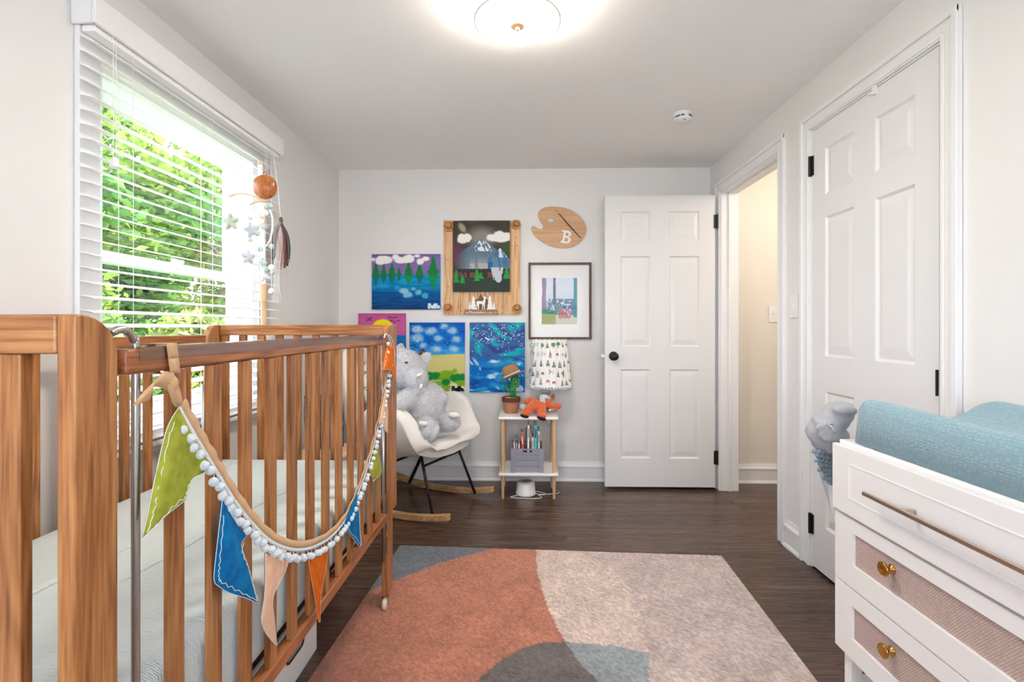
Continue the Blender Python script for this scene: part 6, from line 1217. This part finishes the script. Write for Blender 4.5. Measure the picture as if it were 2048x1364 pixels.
for i in range(nu+1):
    row = []; b2 = -1+2*i/nu
    for j in range(nv+1):
        a = -1+2*j/nv
        # round the plan corners
        sx_ = math.copysign(abs(a)**1.0, a); lim = (1-max(0, (abs(b2)-0.80)/0.20)**2.2*0.24); x_ = (px0+px1)/2+(px1-px0)/2*sx_*lim; y_ = (py0+py1)/2+(py1-py0)/2*b2
        edge = min(1.0, (1-abs(a))/0.16); ed2 = min(1.0, (1-abs(b2))/0.17); round_ = math.sqrt(max(0, 1-(1-edge)**2))*math.sqrt(max(0, 1-(1-ed2)**2))
        h_ = 0.062+0.052*min(1, abs(a)/0.78)**2.2+0.010*max(0, b2-0.5)+0.004*math.sin(5*b2+2*a)
        row.append((x_, y_, pz0+0.012*min(1, (1-abs(a))*60, 1)*min(1, (1-abs(b2))*80)+(h_-0.012)*round_**0.8))
    P.append(row)
mb = MB().grid(P)
bot = [[(p[0], p[1], pz0) for p in r] for r in P]; mb.grid(bot)
for seq in ([r[0] for r in P], [r[-1] for r in P], P[0], P[-1]): mb.grid([list(seq), [(p[0], p[1], pz0) for p in seq]])
mb.build('muslin_cover', MUS, pad, smooth=True, weld=0.0004)
bt = AX(1998, 912, 0.932); MB().lathe([(0.0, 0), (0.006, 0.0), (0.007, 0.002), (0.0, 0.003)], Vector((0.927, 0.975, 0.872)), 14, Vector((-1, 0, 0)).to_track_quat('Z', 'Y').to_matrix()).build('button', mat('button_dark', (40, 60, 74), 0.4), pad, smooth=True)
# strap and liner under the pad at the front edge
ln = MB().box(0.905, 0.935, 0.60, 1.30, 0.8062, 0.8090); tag(ln.build('pad_liner', mat('liner_grey', (120, 132, 142), 0.8)), 'grey liner edge showing under the changing pad', 'liner')

# grey bag slumped over the far end of the dresser
BAG = mat('bag_grey', (166, 168, 172), 0.8, bump=0.3, bscale=120, sheen=0.2)
bg_ = thing('carrier_bag', 'soft grey fabric carrier slumped over the dresser end', 'bag', (0.98, 1.55, 0.62)); m = MB(); Q = lambda u, v, y: AY(u, v, y)
m.ell(Q(1672, 834, 1.51), (0.058, 0.045, 0.040), RX_(-0.7)); m.ell(Q(1655, 848, 1.52), (0.050, 0.045, 0.038), RX_(-0.6)); m.ell(Q(1638, 863, 1.53), (0.040, 0.042, 0.034), RX_(-0.3)); m.ell(Q(1664, 878, 1.52), (0.050, 0.042, 0.046)); m.ell(Q(1688, 820, 1.47), (0.04, 0.02, 0.016)); m.ell(Q(1645, 885, 1.53), (0.030, 0.035, 0.026))
for fp_ in (((1661, 848), (1648, 850), (1630, 858)), ((1661, 850), (1650, 862), (1634, 872)), ((1664, 846), (1672, 834), (1688, 822)), ((1660, 846), (1664, 834), (1676, 818)), ((1662, 853), (1660, 868), (1655, 884)), ((1666, 852), (1676, 862), (1682, 876)), ((1640, 876), (1655, 882), (1672, 880))): m.tube(smoothcurve([Q(u, v, 1.478) for u, v in fp_], 4), [0.004, 0.006, 0.007, 0.008, 0.009, 0.009, 0.008, 0.007, 0.005], 8)
bo = m.build('fabric_body', BAG, bg_, remesh=0.005); bo.modifiers['soften'].iterations = 14; displace(bo, 0.05, 0.016, 'bag_folds')
gm = MB(); gp = Q(1661, 850, 1.465); gm.lathe([(0.0055, 0), (0.0055, 0.0025), (0.003, 0.0025), (0.003, 0)], gp, 14, Vector((-0.3, -1, 0.1)).to_track_quat('Z', 'Y').to_matrix()); gm.build('eyelet', CHROME, bg_, smooth=True)
MB().tube(smoothcurve([gp, Q(1664, 855, 1.46), Q(1669, 862, 1.465)], 4), 0.0016, 6).build('drawcord', WIRE, bg_)
KN = mat('knit_blue', (132, 148, 162), 0.95, bump=0.5, bscale=300)
kt = thing('knitted_blanket', 'chunky blue-grey knitted blanket hanging at the dresser end', 'blanket', (0.95, 1.55, 0.66)); 
kb = MB(); rk = random.Random(8)
rows_ = 8
for i in range(rows_):
    v_ = 902+9.0*i; ul = 1629+2.8*i+(1.0*i if i > 4 else 0); n_ = max(2, int((1676-ul)/8.5))
    for j in range(n_):
        u_ = ul+8.5*j+(4 if i % 2 else 0); s_ = 1 if i % 2 else -1
        MB().ell(Q(u_, v_+0.15*(u_-ul), 1.515-0.006*math.sin(j+i)), (0.0105, 0.007, 0.0062), Matrix.Rotation(0.6*s_, 3, 'Y'), n=10, m=6).build('stitch', KN, kt, smooth=True)
MB().add([tuple(Q(u, v, y)) for u, v, y in ((1630, 895, 1.535), (1678, 895, 1.52), (1678, 975, 1.525), (1650, 945, 1.535), (1634, 915, 1.537))], [(0, 1, 2, 3, 4)]).build('backing', KN, kt, solid=0.008)
cl_ = thing('white_cloth', 'pale cloth hanging below the knitted blanket', 'cloth', (0.97, 1.58, 0.5)); P = []
for i in range(9):
    f = i/8; v_ = 940+118*f; a = 1636+37*f**0.85; e = 1680; P.append([Q(a+(e-a)*j/6, v_, 1.57+0.012*math.sin(j*1.4+f*2)) for j in range(7)])
MB().grid(P).build('cloth_drape', mat('cloth_pale', (226, 230, 232), 0.9), cl_, smooth=True, solid=0.002, subd=1)
MB().tube([r[0] for r in P], 0.0022, 6).build('cloth_hem', mat('cloth_hem', (196, 204, 208), 0.9), cl_, smooth=True)
